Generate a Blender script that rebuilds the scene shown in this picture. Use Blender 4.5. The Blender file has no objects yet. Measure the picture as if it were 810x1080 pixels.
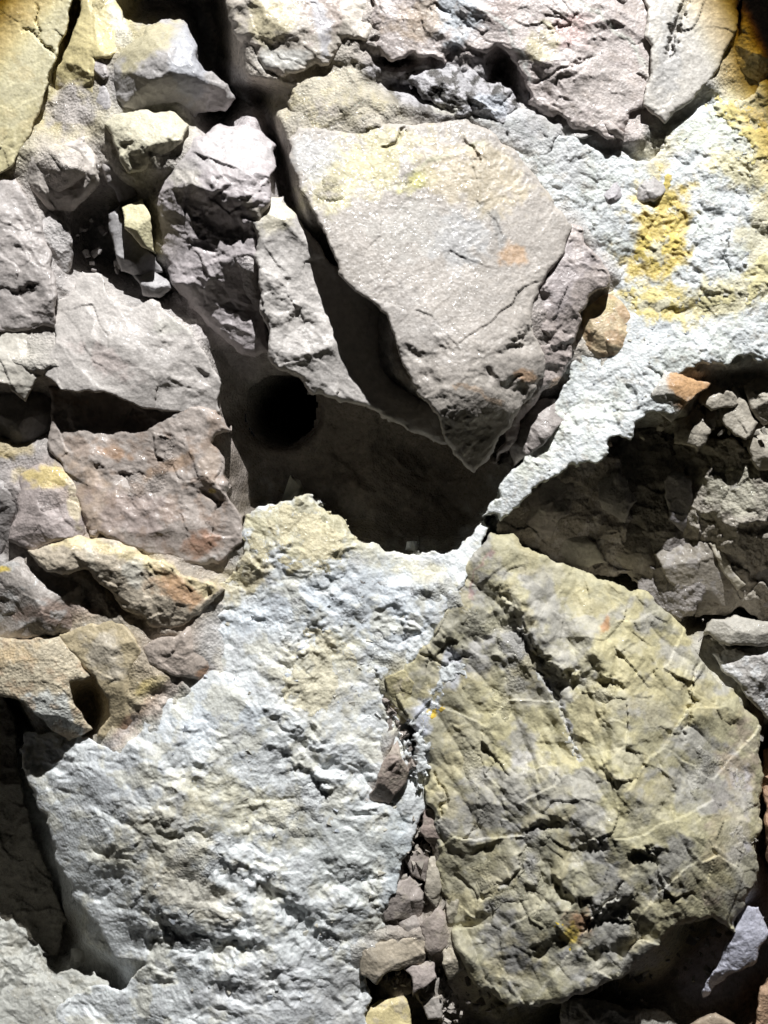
import bpy, math, time
import numpy as np
from mathutils import Vector

T0 = time.time()
sc = bpy.context.scene
# ------------------------------------------------------------------ scale
# the wall stands upright in the XZ plane; 1 photo pixel on it = 0.5 mm (a drill hole of about 4 cm)
S = 0.0005          # metres per pixel at the wall plane
CXP, CYP = 405.0, 540.0
D = 850.0           # camera distance in those units (about 0.43 m, a phone's main lens)
ZC = 1.35           # height of the picture's centre above the mine floor


def W(px, py, h):
    """photo pixel + height of the rock in front of the wall plane -> metres"""
    f = (D - h) / D
    return np.stack([(px - CXP) * f * S, -h * S + 0 * px, ZC - (py - CYP) * f * S], -1)


# ------------------------------------------------------------------ camera
cam_d = bpy.data.cameras.new('camera')
cam = bpy.data.objects.new('camera', cam_d)
sc.collection.objects.link(cam)
cam.location = (0, -D * S, ZC)
cam.rotation_euler = (math.radians(90), 0, 0)
cam_d.sensor_fit = 'VERTICAL'
cam_d.angle = 2 * math.atan(540.0 / D)
cam_d.clip_start = 0.01
cam_d.clip_end = 100
sc.camera = cam

# ------------------------------------------------------------------ world: a mine, no daylight
world = bpy.data.worlds.new('World')
sc.world = world
world.use_nodes = True
bg = world.node_tree.nodes['Background']
bg.inputs[0].default_value = (0.75, 0.85, 1.0, 1)
bg.inputs[1].default_value = 0.002

# ------------------------------------------------------------------ the torch that lights the wall
LPX, LPY, LH = 760.0, -2800.0, 1800.0
AIM = (321.0, 692.0, 0.0)
lp = np.array([(LPX - CXP) * S, -LH * S, ZC - (LPY - CYP) * S])
ap = np.array([(AIM[0] - CXP) * S, 0, ZC - (AIM[1] - CYP) * S])
ld = bpy.data.lights.new('torch_beam', 'SPOT')
lo = bpy.data.objects.new('torch_beam', ld)
sc.collection.objects.link(lo)
lo.location = lp
lo.rotation_euler = Vector(ap - lp).to_track_quat('-Z', 'Y').to_euler()
ld.energy = 290.0
ld.shadow_soft_size = 0.012
CONE = 8.30        # half angle of the focused beam in degrees
ld.spot_size = math.radians(2 * (CONE + 4))
ld.spot_blend = 0.0
ld.use_nodes = True
lt = ld.node_tree
em = lt.nodes['Emission']
tc = lt.nodes.new('ShaderNodeTexCoord')
sx = lt.nodes.new('ShaderNodeSeparateXYZ')
lt.links.new(tc.outputs['Normal'], sx.inputs[0])
ac = lt.nodes.new('ShaderNodeMath'); ac.operation = 'ABSOLUTE'
lt.links.new(sx.outputs['Z'], ac.inputs[0])
ar = lt.nodes.new('ShaderNodeMath'); ar.operation = 'ARCCOSINE'
lt.links.new(ac.outputs[0], ar.inputs[0])
dv = lt.nodes.new('ShaderNodeMath'); dv.operation = 'DIVIDE'
lt.links.new(ar.outputs[0], dv.inputs[0]); dv.inputs[1].default_value = math.radians(CONE + 2)
rp = lt.nodes.new('ShaderNodeValToRGB')
lt.links.new(dv.outputs[0], rp.inputs[0])
er = rp.color_ramp
q = 1.0 / (CONE + 2)
er.elements[0].position = 0.0; er.elements[0].color = (.99, .985, .985, 1)
er.elements[1].position = 1.0; er.elements[1].color = (0, 0, 0, 1)
for ang, c in ((CONE - .26, (.98, .985, .98)), (CONE - .13, (1.0, .88, .36)),
               (CONE - .03, (1.0, .66, .03)), (CONE + .07, (.45, .14, .0)), (CONE + .16, (0.004, .003, .003))):
    e = er.elements.new(ang * q); e.color = (*c, 1)
lt.links.new(rp.outputs[0], em.inputs[0])
em.inputs[1].default_value = 1.0

sc.view_settings.view_transform = 'Standard'
sc.view_settings.look = 'None'
sc.view_settings.exposure = 0.0
sc.view_settings.gamma = 1.0
sc.render.engine = 'CYCLES'
sc.cycles.max_bounces = 5
sc.cycles.diffuse_bounces = 3


# ================================================================== noise
def hsh(ix, iy, seed):
    a = (ix.astype(np.int64) * 374761393 + iy.astype(np.int64) * 668265263 + seed * 974634777) & 0xffffffff
    a = ((a ^ (a >> 13)) * 1274126177) & 0xffffffff
    a = ((a ^ (a >> 16)) * 2246822519) & 0xffffffff
    a = a ^ (a >> 15)
    return (a & 0xffffff).astype(np.float32) / 16777216.0


def perlin(x, y, seed):
    ix = np.floor(x); iy = np.floor(y)
    fx = (x - ix).astype(np.float32); fy = (y - iy).astype(np.float32)
    u = fx * fx * fx * (fx * (fx * 6 - 15) + 10); v = fy * fy * fy * (fy * (fy * 6 - 15) + 10)
    r = []
    for dx, dy in ((0, 0), (1, 0), (0, 1), (1, 1)):
        a = hsh(ix + dx, iy + dy, seed) * 6.2831853
        r.append(np.cos(a) * (fx - dx) + np.sin(a) * (fy - dy))
    return ((r[0] * (1 - u) + r[1] * u) * (1 - v) + (r[2] * (1 - u) + r[3] * u) * v) * 1.5


def fbm(x, y, cell, seed, octv=4, gain=.5):
    o = 0; a = 1.0; f = 1.0 / cell
    for k in range(octv):
        o = o + a * perlin(x * f + 17.3 * k, y * f - 9.1 * k, seed + k * 31)
        a *= gain; f *= 2.03
    return o


def env(x, y, cell, seed, mode, tilt=1.0, quad=1.0):
    """envelope of tilted bowls round scattered points: 'min' = conchoidal scallops with sharp ridges,
    'max' = knobbly domes with sharp creases, 'cell' = tilted flat chips with little cliffs between them"""
    u = x / cell; v = y / cell
    iu = np.floor(u); iv = np.floor(v)
    best = None
    bd = None
    for dx in (-1, 0, 1):
        for dy in (-1, 0, 1):
            cx = iu + dx; cy = iv + dy
            px = u - cx - hsh(cx, cy, seed); py = v - cy - hsh(cx, cy, seed + 1)
            gx = (hsh(cx, cy, seed + 2) - .5) * 2 * tilt; gy = (hsh(cx, cy, seed + 3) - .5) * 2 * tilt
            d2 = px * px + py * py
            val = hsh(cx, cy, seed + 4) * .6 + gx * px + gy * py
            if mode == 'min':
                val = val + quad * d2
                best = val if best is None else np.minimum(best, val)
            elif mode == 'max':
                val = val - quad * d2
                best = val if best is None else np.maximum(best, val)
            else:
                if best is None:
                    best = val; bd = d2
                else:
                    m = d2 < bd
                    best = np.where(m, val, best); bd = np.where(m, d2, bd)
    return best.astype(np.float32)


def sstep(a, b, x):
    t = np.clip((x - a) / (b - a), 0, 1)
    return t * t * (3 - 2 * t)


# ================================================================== 2-D geometry in pixel space
def seg_dist(X, Y, pts, closed=False):
    """distance to a polyline and the side (+1 = left of the walking direction, y down)"""
    P = np.asarray(pts, float)
    n = len(P)
    bd = np.full(X.shape, 1e18); side = np.zeros(X.shape); tt = np.zeros(X.shape)
    m = n if closed else n - 1
    for i in range(m):
        a = P[i]; b = P[(i + 1) % n]
        ex, ey = b - a
        L2 = ex * ex + ey * ey + 1e-9
        rx = X - a[0]; ry = Y - a[1]
        t = np.clip((rx * ex + ry * ey) / L2, 0, 1)
        qx = rx - t * ex; qy = ry - t * ey
        d2 = qx * qx + qy * qy
        k = d2 < bd
        bd = np.where(k, d2, bd)
        side = np.where(k, np.sign(ex * ry - ey * rx), side)
        tt = np.where(k, (i + t) / m, tt)
    return np.sqrt(bd), side, tt


def poly_sdf(X, Y, poly):
    d, _, _ = seg_dist(X, Y, poly, True)
    P = np.asarray(poly, float)
    ins = np.zeros(X.shape, bool)
    j = len(P) - 1
    for i in range(len(P)):
        xi, yi = P[i]; xj, yj = P[j]
        c = ((yi > Y) != (yj > Y))
        with np.errstate(divide='ignore', invalid='ignore'):
            c &= X < (xj - xi) * (Y - yi) / (yj - yi + 1e-12) + xi
        ins ^= c
        j = i
    return np.where(ins, d, -d)


class TPS:
    """thin-plate surface through (x, y, h) control points"""
    def __init__(s, c):
        c = np.asarray(c, float)
        s.p = c[:, :2] / 100; n = len(c)
        r = np.linalg.norm(s.p[:, None] - s.p[None], axis=2)
        K = r * r * np.log(r + 1e-9) + np.eye(n) * .02
        Pm = np.c_[np.ones(n), s.p]
        A = np.zeros((n + 3, n + 3)); A[:n, :n] = K; A[:n, n:] = Pm; A[n:, :n] = Pm.T
        if n < 4:
            A[:n, :n] = np.eye(n) * 1e-3
        s.w = np.linalg.lstsq(A, np.r_[c[:, 2], 0, 0, 0], rcond=None)[0]; s.n = n

    def __call__(s, X, Y):
        x = X / 100; y = Y / 100
        o = s.w[s.n] + s.w[s.n + 1] * x + s.w[s.n + 2] * y
        if s.n > 3:
            for i in range(s.n):
                r2 = (x - s.p[i, 0]) ** 2 + (y - s.p[i, 1]) ** 2
                o = o + s.w[i] * .5 * r2 * np.log(r2 + 1e-12)
        return o


# ================================================================== relief recipes (heights in pixel units)
# each layer: (kind, cell, amplitude, angle in degrees, stretch along that angle)
STY = {
    'pale':   [('pl', 80, 20, 20, 1.3), ('pl', 36, 11, 30, 1.5), ('cell', 28, 2.4, 60, 1.6), ('pl', 16, 4.2, 40, 1.5), ('pl', 7.5, 1.9, 30, 1.4), ('fbm', 5, .5, 20, 1.6)],
    'slab':   [('pl', 140, 5, 130, 1.6), ('cell', 50, 1.2, 140, 1.6), ('pl', 28, 2.0, 130, 1.4), ('pl', 9, 1.3, 130, 1.4), ('fbm', 4.5, .5, 130, 1.3)],
    'quartz': [('max', 95, 11, -30, 1.3), ('max', 40, 6, 20, 1.2), ('rid', 46, -6, 35, 1.8), ('pl', 26, 4, -30, 1.5), ('max', 15, 2.6, 40, 1.3), ('pl', 8, 2.2, 0, 1), ('cell', 9, 1.1, 0, 1), ('fbm', 6, .8, 0, 1)],
    'sugar':  [('max', 60, 7, 30, 1), ('max', 22, 3.2, 30, 1), ('max', 10, 1.7, 0, 1), ('cell', 7, .8, 0, 1), ('fbm', 6, .8, 0, 1)],
    'olive':  [('pl', 150, 20, 125, 1.2), ('pl', 70, 15, 60, 1.6), ('rid', 70, -8, 60, 2.4), ('rid', 17, -2.0, 65, 2.6), ('cell', 52, 5.0, 130, 1.6), ('pl', 30, 7, 50, 1.8), ('cell', 24, 2.4, 60, 1.8), ('pl', 12, 2.6, 60, 1.6), ('fbm', 5, .45, 115, 2)],
    'brown':  [('pl', 60, 16, 30, 1.5), ('pl', 28, 10, 30, 1.6), ('pl', 15, 4.0, 40, 1.4), ('pl', 7, 1.6, 10, 1.3), ('cell', 14, 2.0, 30, 1.5), ('fbm', 10, .9, 30, 1.6)],
    'rough':  [('pl', 54, 15, 30, 1.2), ('pv', 27, 8.0, 60, 1.5), ('cell', 20, 2.5, 40, 1.4), ('pl', 13, 4.0, 10, 1.2), ('fbm', 9, 1.2, 0, 1)],
    'chip':   [('pl', 34, 8, 50, 1.3), ('cell', 20, 1.6, 30, 1.3), ('fbm', 8, .6, 0, 1)],
}


WARP = {'quartz': 8, 'sugar': 8, 'olive': 3}


def relief(X, Y, style, seed, gain=1.0):
    h = 0
    wx = fbm(X, Y, 40, seed + 900, 3) * WARP.get(style, 4); wy = fbm(X, Y, 40, seed + 950, 3) * WARP.get(style, 4)
    calm = np.clip(.75 + (1.0 if style == 'olive' else .7) * fbm(X, Y, 70, seed + 333, 3), .3, 1.3)
    for k, (kind, cell, amp, ang, st) in enumerate(STY[style]):
        if cell < 50:
            amp = amp * calm
        a = math.radians(ang); c, s = math.cos(a), math.sin(a)
        u = ((X + wx) * c + (Y + wy) * s) / st; v = -(X + wx) * s + (Y + wy) * c
        sd = seed * 13 + k * 101
        if kind == 'rid':                      # creases: thin ridges and grooves along one direction
            n_ = perlin(u / cell, v / cell, sd)
            h = h + amp * gain * (.5 - np.sqrt(np.abs(n_) + .01)) + amp * .4 * gain * (.5 - np.sqrt(np.abs(perlin(u / cell * 2.3, v / cell * 2.3, sd + 5)) + .01))
        elif kind == 'fbm':
            h = h + amp * gain * fbm(u, v, cell, sd, 4, .55)
        else:
            md, tl, qd = {'pl': ('min', .5, .58), 'pv': ('max', .5, .58)}.get(kind, (kind, 1.0, 1.0))
            h = h + amp * gain * (env(u, v, cell, sd, md, tl, qd) - .3)
    return h


# ================================================================== materials
def mat(name, rough=(.35, .6), bump=.35, spec=.5, sss=0.0, grain=.16, fine=1100.0, glint=.12, grains=.12):
    m = bpy.data.materials.new(name); m.use_nodes = True
    t = m.node_tree; n = t.nodes; l = t.links
    b = n['Principled BSDF']
    at = n.new('ShaderNodeAttribute'); at.attribute_name = 'mineral'
    co = n.new('ShaderNodeTexCoord')
    n1 = n.new('ShaderNodeTexNoise'); n1.inputs['Scale'].default_value = 260; n1.inputs['Detail'].default_value = 6
    n1.inputs['Roughness'].default_value = .65
    l.new(co.outputs['Object'], n1.inputs['Vector'])
    mr = n.new('ShaderNodeMapRange'); mr.inputs['From Min'].default_value = .3; mr.inputs['From Max'].default_value = .7
    mr.inputs['To Min'].default_value = 1 - grain; mr.inputs['To Max'].default_value = 1 + grain
    l.new(n1.outputs['Fac'], mr.inputs['Value'])
    vm = n.new('ShaderNodeVectorMath'); vm.operation = 'SCALE'
    l.new(at.outputs['Color'], vm.inputs[0]); l.new(mr.outputs[0], vm.inputs['Scale'])
    l.new(vm.outputs[0], b.inputs['Base Color'])
    n2 = n.new('ShaderNodeTexNoise'); n2.inputs['Scale'].default_value = fine; n2.inputs['Detail'].default_value = 4
    n2.inputs['Roughness'].default_value = .7
    l.new(co.outputs['Object'], n2.inputs['Vector'])
    v2 = n.new('ShaderNodeTexVoronoi'); v2.inputs['Scale'].default_value = fine * .55
    l.new(co.outputs['Object'], v2.inputs['Vector'])
    ad = n.new('ShaderNodeMath'); ad.operation = 'ADD'
    l.new(n2.outputs['Fac'], ad.inputs[0]); l.new(v2.outputs['Distance'], ad.inputs[1])
    bp = n.new('ShaderNodeBump'); bp.inputs['Strength'].default_value = bump; bp.inputs['Distance'].default_value = .0006
    l.new(ad.outputs[0], bp.inputs['Height'])
    n3 = n.new('ShaderNodeTexNoise'); n3.inputs['Scale'].default_value = 420; n3.inputs['Detail'].default_value = 3
    l.new(co.outputs['Object'], n3.inputs['Vector'])
    r = n.new('ShaderNodeMapRange'); r.inputs['From Min'].default_value = .35; r.inputs['From Max'].default_value = .65
    r.inputs['To Min'].default_value = rough[0]; r.inputs['To Max'].default_value = rough[1]
    l.new(n3.outputs['Fac'], r.inputs['Value'])
    v3 = n.new('ShaderNodeTexVoronoi'); v3.inputs['Scale'].default_value = 1000
    l.new(co.outputs['Object'], v3.inputs['Vector'])
    sp = n.new('ShaderNodeSeparateColor'); l.new(v3.outputs['Color'], sp.inputs[0])
    gt = n.new('ShaderNodeMath'); gt.operation = 'GREATER_THAN'; gt.inputs[1].default_value = 1 - glint
    l.new(sp.outputs[0], gt.inputs[0])
    mx = n.new('ShaderNodeMix'); mx.data_type = 'FLOAT'
    l.new(gt.outputs[0], mx.inputs['Factor']); l.new(r.outputs[0], mx.inputs['A']); mx.inputs['B'].default_value = .12
    l.new(mx.outputs['Result'], b.inputs['Roughness'])
    # each crystal grain is tilted its own way
    tl = n.new('ShaderNodeVectorMath'); tl.operation = 'SUBTRACT'; l.new(v3.outputs['Color'], tl.inputs[0]); tl.inputs[1].default_value = (.5, .5, .5)
    ts = n.new('ShaderNodeVectorMath'); ts.operation = 'SCALE'; l.new(tl.outputs[0], ts.inputs[0]); ts.inputs['Scale'].default_value = grains
    ta = n.new('ShaderNodeVectorMath'); ta.operation = 'ADD'; l.new(ts.outputs[0], ta.inputs[0]); l.new(bp.outputs[0], ta.inputs[1])
    tn = n.new('ShaderNodeVectorMath'); tn.operation = 'NORMALIZE'; l.new(ta.outputs[0], tn.inputs[0])
    l.new(tn.outputs[0], b.inputs['Normal'])
    b.inputs['Specular IOR Level'].default_value = spec
    if sss:
        b.inputs['Subsurface Weight'].default_value = sss
        b.inputs['Subsurface Radius'].default_value = (1, .95, .9)
        b.inputs['Subsurface Scale'].default_value = .002
    return m


M = {
    'pale': mat('pale_marble', (.40, .66), .24, .4, glint=.12),
    'slab': mat('pale_marble_face', (.42, .68), .24, .4, glint=.12),
    'quartz': mat('white_quartz', (.35, .7), .45, .45, sss=.35, grain=.10, glint=.08),
    'sugar': mat('sugary_quartz', (.4, .75), .6, .4, sss=.35, grain=.12, glint=.08),
    'olive': mat('olive_mudstone', (.5, .75), .3, .35, glint=.02, grains=.12),
    'brown': mat('brown_stained_rock', (.35, .65), .4, .5, grain=.22),
    'rough': mat('dark_wall_rock', (.45, .75), .8, .4, grain=.3),
    'chip': mat('rock_chip', (.45, .7), .4, .4, grain=.2),
    'crust': mat('sulphur_crust', (.75, .95), .5, .2, grain=.2, glint=.01),
}

# base colours (albedo)
PALE = (.50, .465, .455); CREAM = (.58, .53, .37); YEL = (.58, .47, .20); WHITE = (.70, .72, .72)
BLUEW = (.66, .70, .735); OLIVE = (.43, .405, .295); OGREY = (.29, .28, .235); BROWN = (.30, .22, .165)
GREYB = (.27, .245, .23); DARK = (.13, .115, .10); RUST = (.40, .25, .16); PINK = (.50, .38, .36); SULPH = (.60, .48, .17)


def colour(X, Y, base, stains, seed, vary=.14):
    C = np.empty(X.shape + (3,), np.float32); C[:] = base
    wx = fbm(X, Y, 26, seed + 5, 5, .6); wy = fbm(X, Y, 26, seed + 55, 5, .6)
    for k, s in enumerate(stains):
        if s[0] == 'b':                       # blob: cx, cy, rx, ry, angle, colour, strength
            _, cx, cy, rx, ry, ang, col, st = s
            a = math.radians(ang); c, q_ = math.cos(a), math.sin(a)
            u = ((X - cx) * c + (Y - cy) * q_) / rx; v = (-(X - cx) * q_ + (Y - cy) * c) / ry
            d = np.sqrt(u * u + v * v) + wx * .45 + .25 * perlin(X / 9 + k, Y / 9, seed + k)
            m = (1 - sstep(.55, 1.15, d)) * st
        elif s[0] == 'l':                     # line: points, width, colour, strength
            _, pts, w, col, st = s
            d, _, _ = seg_dist(X + wx * 5, Y + wy * 5, pts)
            m = (1 - sstep(w * .35, w, d + wx * w * .4)) * st
        elif s[0] == 'n':                     # scattered: cell, threshold, colour, strength
            _, cell, th, col, st = s
            f = fbm(X + 300 * k, Y, cell, seed + 77 + k, 5, .6)
            m = sstep(th - .12, th + .22, f) * st
        C += (np.asarray(col, np.float32) - C) * m[..., None]
    f = 1 + vary * fbm(X, Y, 60, seed + 3, 5, .6) + vary * .5 * fbm(X, Y, 7, seed + 9, 3)
    C *= np.clip(f, .5, 1.5)[..., None]
    L_ = C.mean(-1, keepdims=True)
    C = L_ + (C - L_) * 1.28
    return np.clip(C, .01, .9)


# ================================================================== mesh building
def grid_mesh(name, pos, keep, col, material):
    """pos (H,W,3) metres; keep (H,W) bool vertices; builds quads whose four corners are kept"""
    Hh, Ww = keep.shape
    qk = keep[:-1, :-1] & keep[1:, :-1] & keep[:-1, 1:] & keep[1:, 1:]
    used = np.zeros_like(keep)
    used[:-1, :-1] |= qk; used[1:, :-1] |= qk; used[:-1, 1:] |= qk; used[1:, 1:] |= qk
    idx = np.full(keep.shape, -1, np.int64)
    idx[used] = np.arange(used.sum())
    F = np.stack([idx[:-1, :-1][qk], idx[1:, :-1][qk], idx[1:, 1:][qk], idx[:-1, 1:][qk]], 1)
    V = pos[used]
    return raw_mesh(name, V, F, col[used], material)


def raw_mesh(name, V, F, C, material, parent=None):
    V = np.asarray(V, np.float64)
    org = (V.min(0) + V.max(0)) / 2
    me = bpy.data.meshes.new(name)
    me.vertices.add(len(V)); me.vertices.foreach_set('co', (V - org).astype(np.float32).ravel())
    k = F.shape[1]
    me.loops.add(F.size); me.loops.foreach_set('vertex_index', F.astype(np.int32).ravel())
    me.polygons.add(len(F))
    me.polygons.foreach_set('loop_start', np.arange(0, F.size, k, dtype=np.int32))
    me.polygons.foreach_set('loop_total', np.full(len(F), k, np.int32))
    me.update(calc_edges=True)
    me.polygons.foreach_set('use_smooth', np.ones(len(F), bool))
    at = me.attributes.new('mineral', 'FLOAT_COLOR', 'POINT')
    at.data.foreach_set('color', np.c_[C, np.ones(len(C))].astype(np.float32).ravel())
    me.materials.append(material)
    o = bpy.data.objects.new(name, me)
    sc.collection.objects.link(o)
    o.location = org
    return o


SEED = [11]
HS = .74            # how far the blocks stand out, against the first estimate
# the bedrock that carries the blocks takes up their heights and colours between them, so that they stay fused to it
WXS = np.r_[np.arange(-560, -30, 8.0), np.arange(-30, 840, 2.15), np.arange(840, 1370, 8.0)]
WYS = np.r_[np.arange(-460, -30, 8.0), np.arange(-30, 1110, 2.15), np.arange(1110, 1540, 8.0)]
WSUM = np.full((len(WYS), len(WXS)), .02); WHT = WSUM * np.where((WXS[None] < -25) | (WXS[None] > 835) | (WYS[:, None] < -25) | (WYS[:, None] > 1105), 14.0, -18.0); WCOL = WSUM[..., None] * np.array([.38, .35, .32])


def fuse(P, surf, base, stains, sd):
    m = 46
    i0, i1 = np.searchsorted(WXS, (P[:, 0].min() - m, P[:, 0].max() + m)); j0, j1 = np.searchsorted(WYS, (P[:, 1].min() - m, P[:, 1].max() + m))
    X, Y = np.meshgrid(WXS[i0:i1], WYS[j0:j1])
    d = poly_sdf(X, Y, P)
    w = np.exp(-(np.clip(-d, 0, None) / 13.0) ** 2)
    WSUM[j0:j1, i0:i1] += w
    WHT[j0:j1, i0:i1] += w * np.clip(surf(X, Y), -90, 90)
    WCOL[j0:j1, i0:i1] += w[..., None] * colour(X, Y, base, stains, sd, .1)




def rock(name, label, cat, poly, ctrl, style='pale', base=PALE, stains=(), r=10, rh=None, depth=90, under=.6,
         ledges=(), cracks=(), jag=3.0, gain=1.0, step=1.15, group=None, material=None, vary=.14, seed=None, margin=7.0,
         facets=None):
    """one rock: outline in photo pixels, thin-plate surface through ctrl, relief, rounded and undercut rim"""
    SEED[0] += 7
    sd = seed or SEED[0]
    P = np.asarray(poly, float)
    x0, y0 = P.min(0) - margin - jag - 3; x1, y1 = P.max(0) + margin + jag + 3
    xs = np.arange(x0, x1, step); ys = np.arange(y0, y1, step)
    X, Y = np.meshgrid(xs, ys)
    jx = fbm(X, Y, 28, sd + 1, 4, .42) * jag * 1.2; jy = fbm(X, Y, 28, sd + 2, 4, .42) * jag * 1.2
    d = poly_sdf(X + jx, Y + jy, P)
    keep = d > -margin
    tps = TPS([(x, y, h_ * HS if h_ > -40 else h_) for x, y, h_ in ctrl])
    rs = np.random.RandomState(sd)
    cen = P.mean(0); ext = P.max(0) - P.min(0); size = float(np.sqrt(ext[0] * ext[1]))
    cuts = []
    if facets is None:
        facets = 7 if size < 135 and style != 'sugar' else 0
    for _ in range(facets):                   # flat broken faces: planes that cut the swelling of the rock
        th = rs.uniform(0, 2 * np.pi); dv_ = np.array([np.cos(th), np.sin(th)])
        pt = cen + dv_ * ext * rs.uniform(.02, .33)
        cuts.append((pt, dv_, rs.uniform(.15, .75), float(tps(pt[0], pt[1])) + rs.uniform(-2, 4)))

    def surf(X, Y):
        h = tps(X, Y)
        for pt, dv_, sl, hc in cuts:
            h = np.minimum(h, hc - sl * ((X - pt[0]) * dv_[0] + (Y - pt[1]) * dv_[1]))
        h = h + relief(X, Y, style, sd, gain * (.75 if cuts else 1.0))
        wob = fbm(X, Y, 14, sd + 40, 4, .6)
        wob2 = fbm(X, Y, 14, sd + 44, 4, .6)
        for pts, hi, lo_, dec in ledges:      # step: +hi left of the line, -lo right of it, fading over dec
            dd, side, t = seg_dist(X + wob * 5, Y + wob2 * 5, pts)
            end = np.clip(np.minimum(t, 1 - t) * 4, 0, 1)
            var = np.clip(.62 + .9 * fbm(X, Y, 34, sd + 48, 3), .05, 1.25)
            e = 1 / (1 + np.exp(np.clip(side * dd / 2.2, -30, 30)))
            h = h + .75 * ((hi + lo_) * e - lo_) * np.exp(-dd / (dec * 1.3)) * end * var
        for pts, dep, w in cracks:
            dd, side, t = seg_dist(X + wob * 4, Y + wob2 * 4, pts)
            end = np.clip(np.minimum(t, 1 - t) * 8, .15, 1)
            h = h - dep * end * np.exp(-(dd / (w * (.7 + .5 * np.abs(wob)))) ** 2)
        return h

    h = surf(X, Y)
    r = r * .6; rh = None if rh is None else rh * .6
    rr = r * (1 + .5 * fbm(X, Y, 30, sd + 8, 2))
    rr = np.maximum(rr, 1.0)
    dd = np.clip(d / rr, 0, 1)
    h = h - (rh if rh is not None else r * .8) * (1 - np.sqrt(np.clip(1 - (1 - dd) ** 2, 0, 1)))
    gy, gx = np.gradient(d, step)
    gl = np.sqrt(gx * gx + gy * gy) + 1e-6
    out = np.clip(-d, 0, margin)
    h = h - (depth / margin) * out
    sh = out * (1 + under)
    wv = fbm(X, Y, 11, sd + 60, 4, .6) * sstep(0, 4, out) * 1.8
    h = h + 9 * fbm(X, Y, 8, sd + 63, 3) * sstep(0, 4, out)
    PX = X + gx / gl * (sh + wv * 2); PY = Y + gy / gl * (sh + wv * 2)
    C = colour(X, Y, base, stains, sd, vary)
    o = grid_mesh(name, W(PX, PY, h), keep, C, material or M[style])
    o['label'] = label; o['category'] = cat; o['kind'] = 'thing'
    if group:
        o['group'] = group
    o_surf[o.name] = surf
    fuse(P, lambda X, Y: tps(X, Y) + relief(X, Y, style, sd, gain) * .6, base, stains, sd)
    return o


o_surf = {}


def crust(parent, name, poly, col, lift=2.2, style='sugar', gain=.5, step=1.25, stains=(), label=None, r=9, seed=None, material=None):
    """a mineral crust grown on a rock: follows that rock's own surface, a part of it"""
    SEED[0] += 7
    sd = SEED[0]
    P = np.asarray(poly, float)
    xs = np.arange(P[:, 0].min() - 8, P[:, 0].max() + 8, step); ys = np.arange(P[:, 1].min() - 8, P[:, 1].max() + 8, step)
    X, Y = np.meshgrid(xs, ys)
    jx = fbm(X, Y, 16, sd + 1, 5, .65) * 9; jy = fbm(X, Y, 16, sd + 2, 5, .65) * 9
    d = poly_sdf(X + jx, Y + jy, P)
    h = o_surf[parent.name](X, Y) + lift * (sstep(-3, r, d) * 1.6 - .7) + relief(X, Y, style, sd, gain) * sstep(-2, r, d)
    h = np.where(d < 0, h - 3 * np.clip(-d, 0, 4), h)
    C = colour(X, Y, col, stains, sd, .2)
    o = grid_mesh(name, W(X, Y, h), d > -3.5, C, material or M['crust'])
    o.parent = parent
    o.matrix_parent_inverse = parent.matrix_world.inverted() if False else o.matrix_parent_inverse
    o.location = Vector(o.location) - parent.location
    if label:
        o['label'] = label
    return o


_cm = {}


def crystals(parent, name, poly, n, smin, smax, cols, seed, flat=.6, sink=.25):
    """angular crystal or stone pieces bedded in a rock's surface, each a part of that rock"""
    rs = np.random.RandomState(seed)
    base = np.array([(-1, -1, -1), (1, -1, -1), (1, 1, -1), (-1, 1, -1), (-.8, -.8, 1), (.8, -.8, 1), (.8, .8, 1), (-.8, .8, 1)], float)
    fc = np.array([(0, 3, 2, 1), (4, 5, 6, 7), (0, 1, 5, 4), (1, 2, 6, 5), (2, 3, 7, 6), (3, 0, 4, 7)])
    key = (name, seed)
    ms = []
    for k in range(8):
        v = base * rs.uniform(.35, 1.15, (8, 3)) * np.array([1, rs.uniform(.6, 1), flat])
        me = bpy.data.meshes.new(name)
        me.from_pydata(v.tolist(), [], fc.tolist()); me.update()
        at = me.attributes.new('mineral', 'FLOAT_COLOR', 'POINT')
        c = np.array(cols[k % len(cols)])
        at.data.foreach_set('color', np.tile(np.r_[c, 1.0], (8, 1)).astype(np.float32).ravel())
        me.materials.append(parent.data.materials[0])
        ms.append(me)
    P = np.asarray(poly, float)
    pts = []
    while len(pts) < n:
        q_ = rs.uniform(P.min(0), P.max(0))
        if poly_sdf(np.array([q_[0]]), np.array([q_[1]]), P)[0] > 4 and perlin(np.array([q_[0] / 40]), np.array([q_[1] / 40]), seed)[0] > -.12:
            pts.append(q_)
    pts = np.array(pts)
    e = 4.0
    sf = o_surf[parent.name]
    # surface heights in one call on a scattered list
    h = sf(pts[:, 0], pts[:, 1]); hx = sf(pts[:, 0] + e, pts[:, 1]); hy = sf(pts[:, 0], pts[:, 1] + e)
    for (x, y), h0, h1, h2 in zip(pts, h, hx, hy):
        sz = rs.uniform(smin, smax) * (.6 + .4 * rs.rand())
        c = W(np.array(x), np.array(y), np.array(h0 - sz * sink * flat))
        nrm = Vector((-(h1 - h0) / e * .6 + rs.normal(0, .28), -1, (h2 - h0) / e * .6 + rs.normal(0, .28))).normalized()
        o = bpy.data.objects.new(name, ms[rs.randint(8)])
        sc.collection.objects.link(o)
        o.parent = parent
        o.location = Vector(c) - parent.location
        qt = nrm.to_track_quat('Z', 'Y')
        from mathutils import Quaternion
        o.rotation_mode = 'QUATERNION'
        o.rotation_quaternion = qt @ Quaternion((0, 0, 1), rs.uniform(0, 6.28))
        o.scale = (sz * S,) * 3


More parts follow.
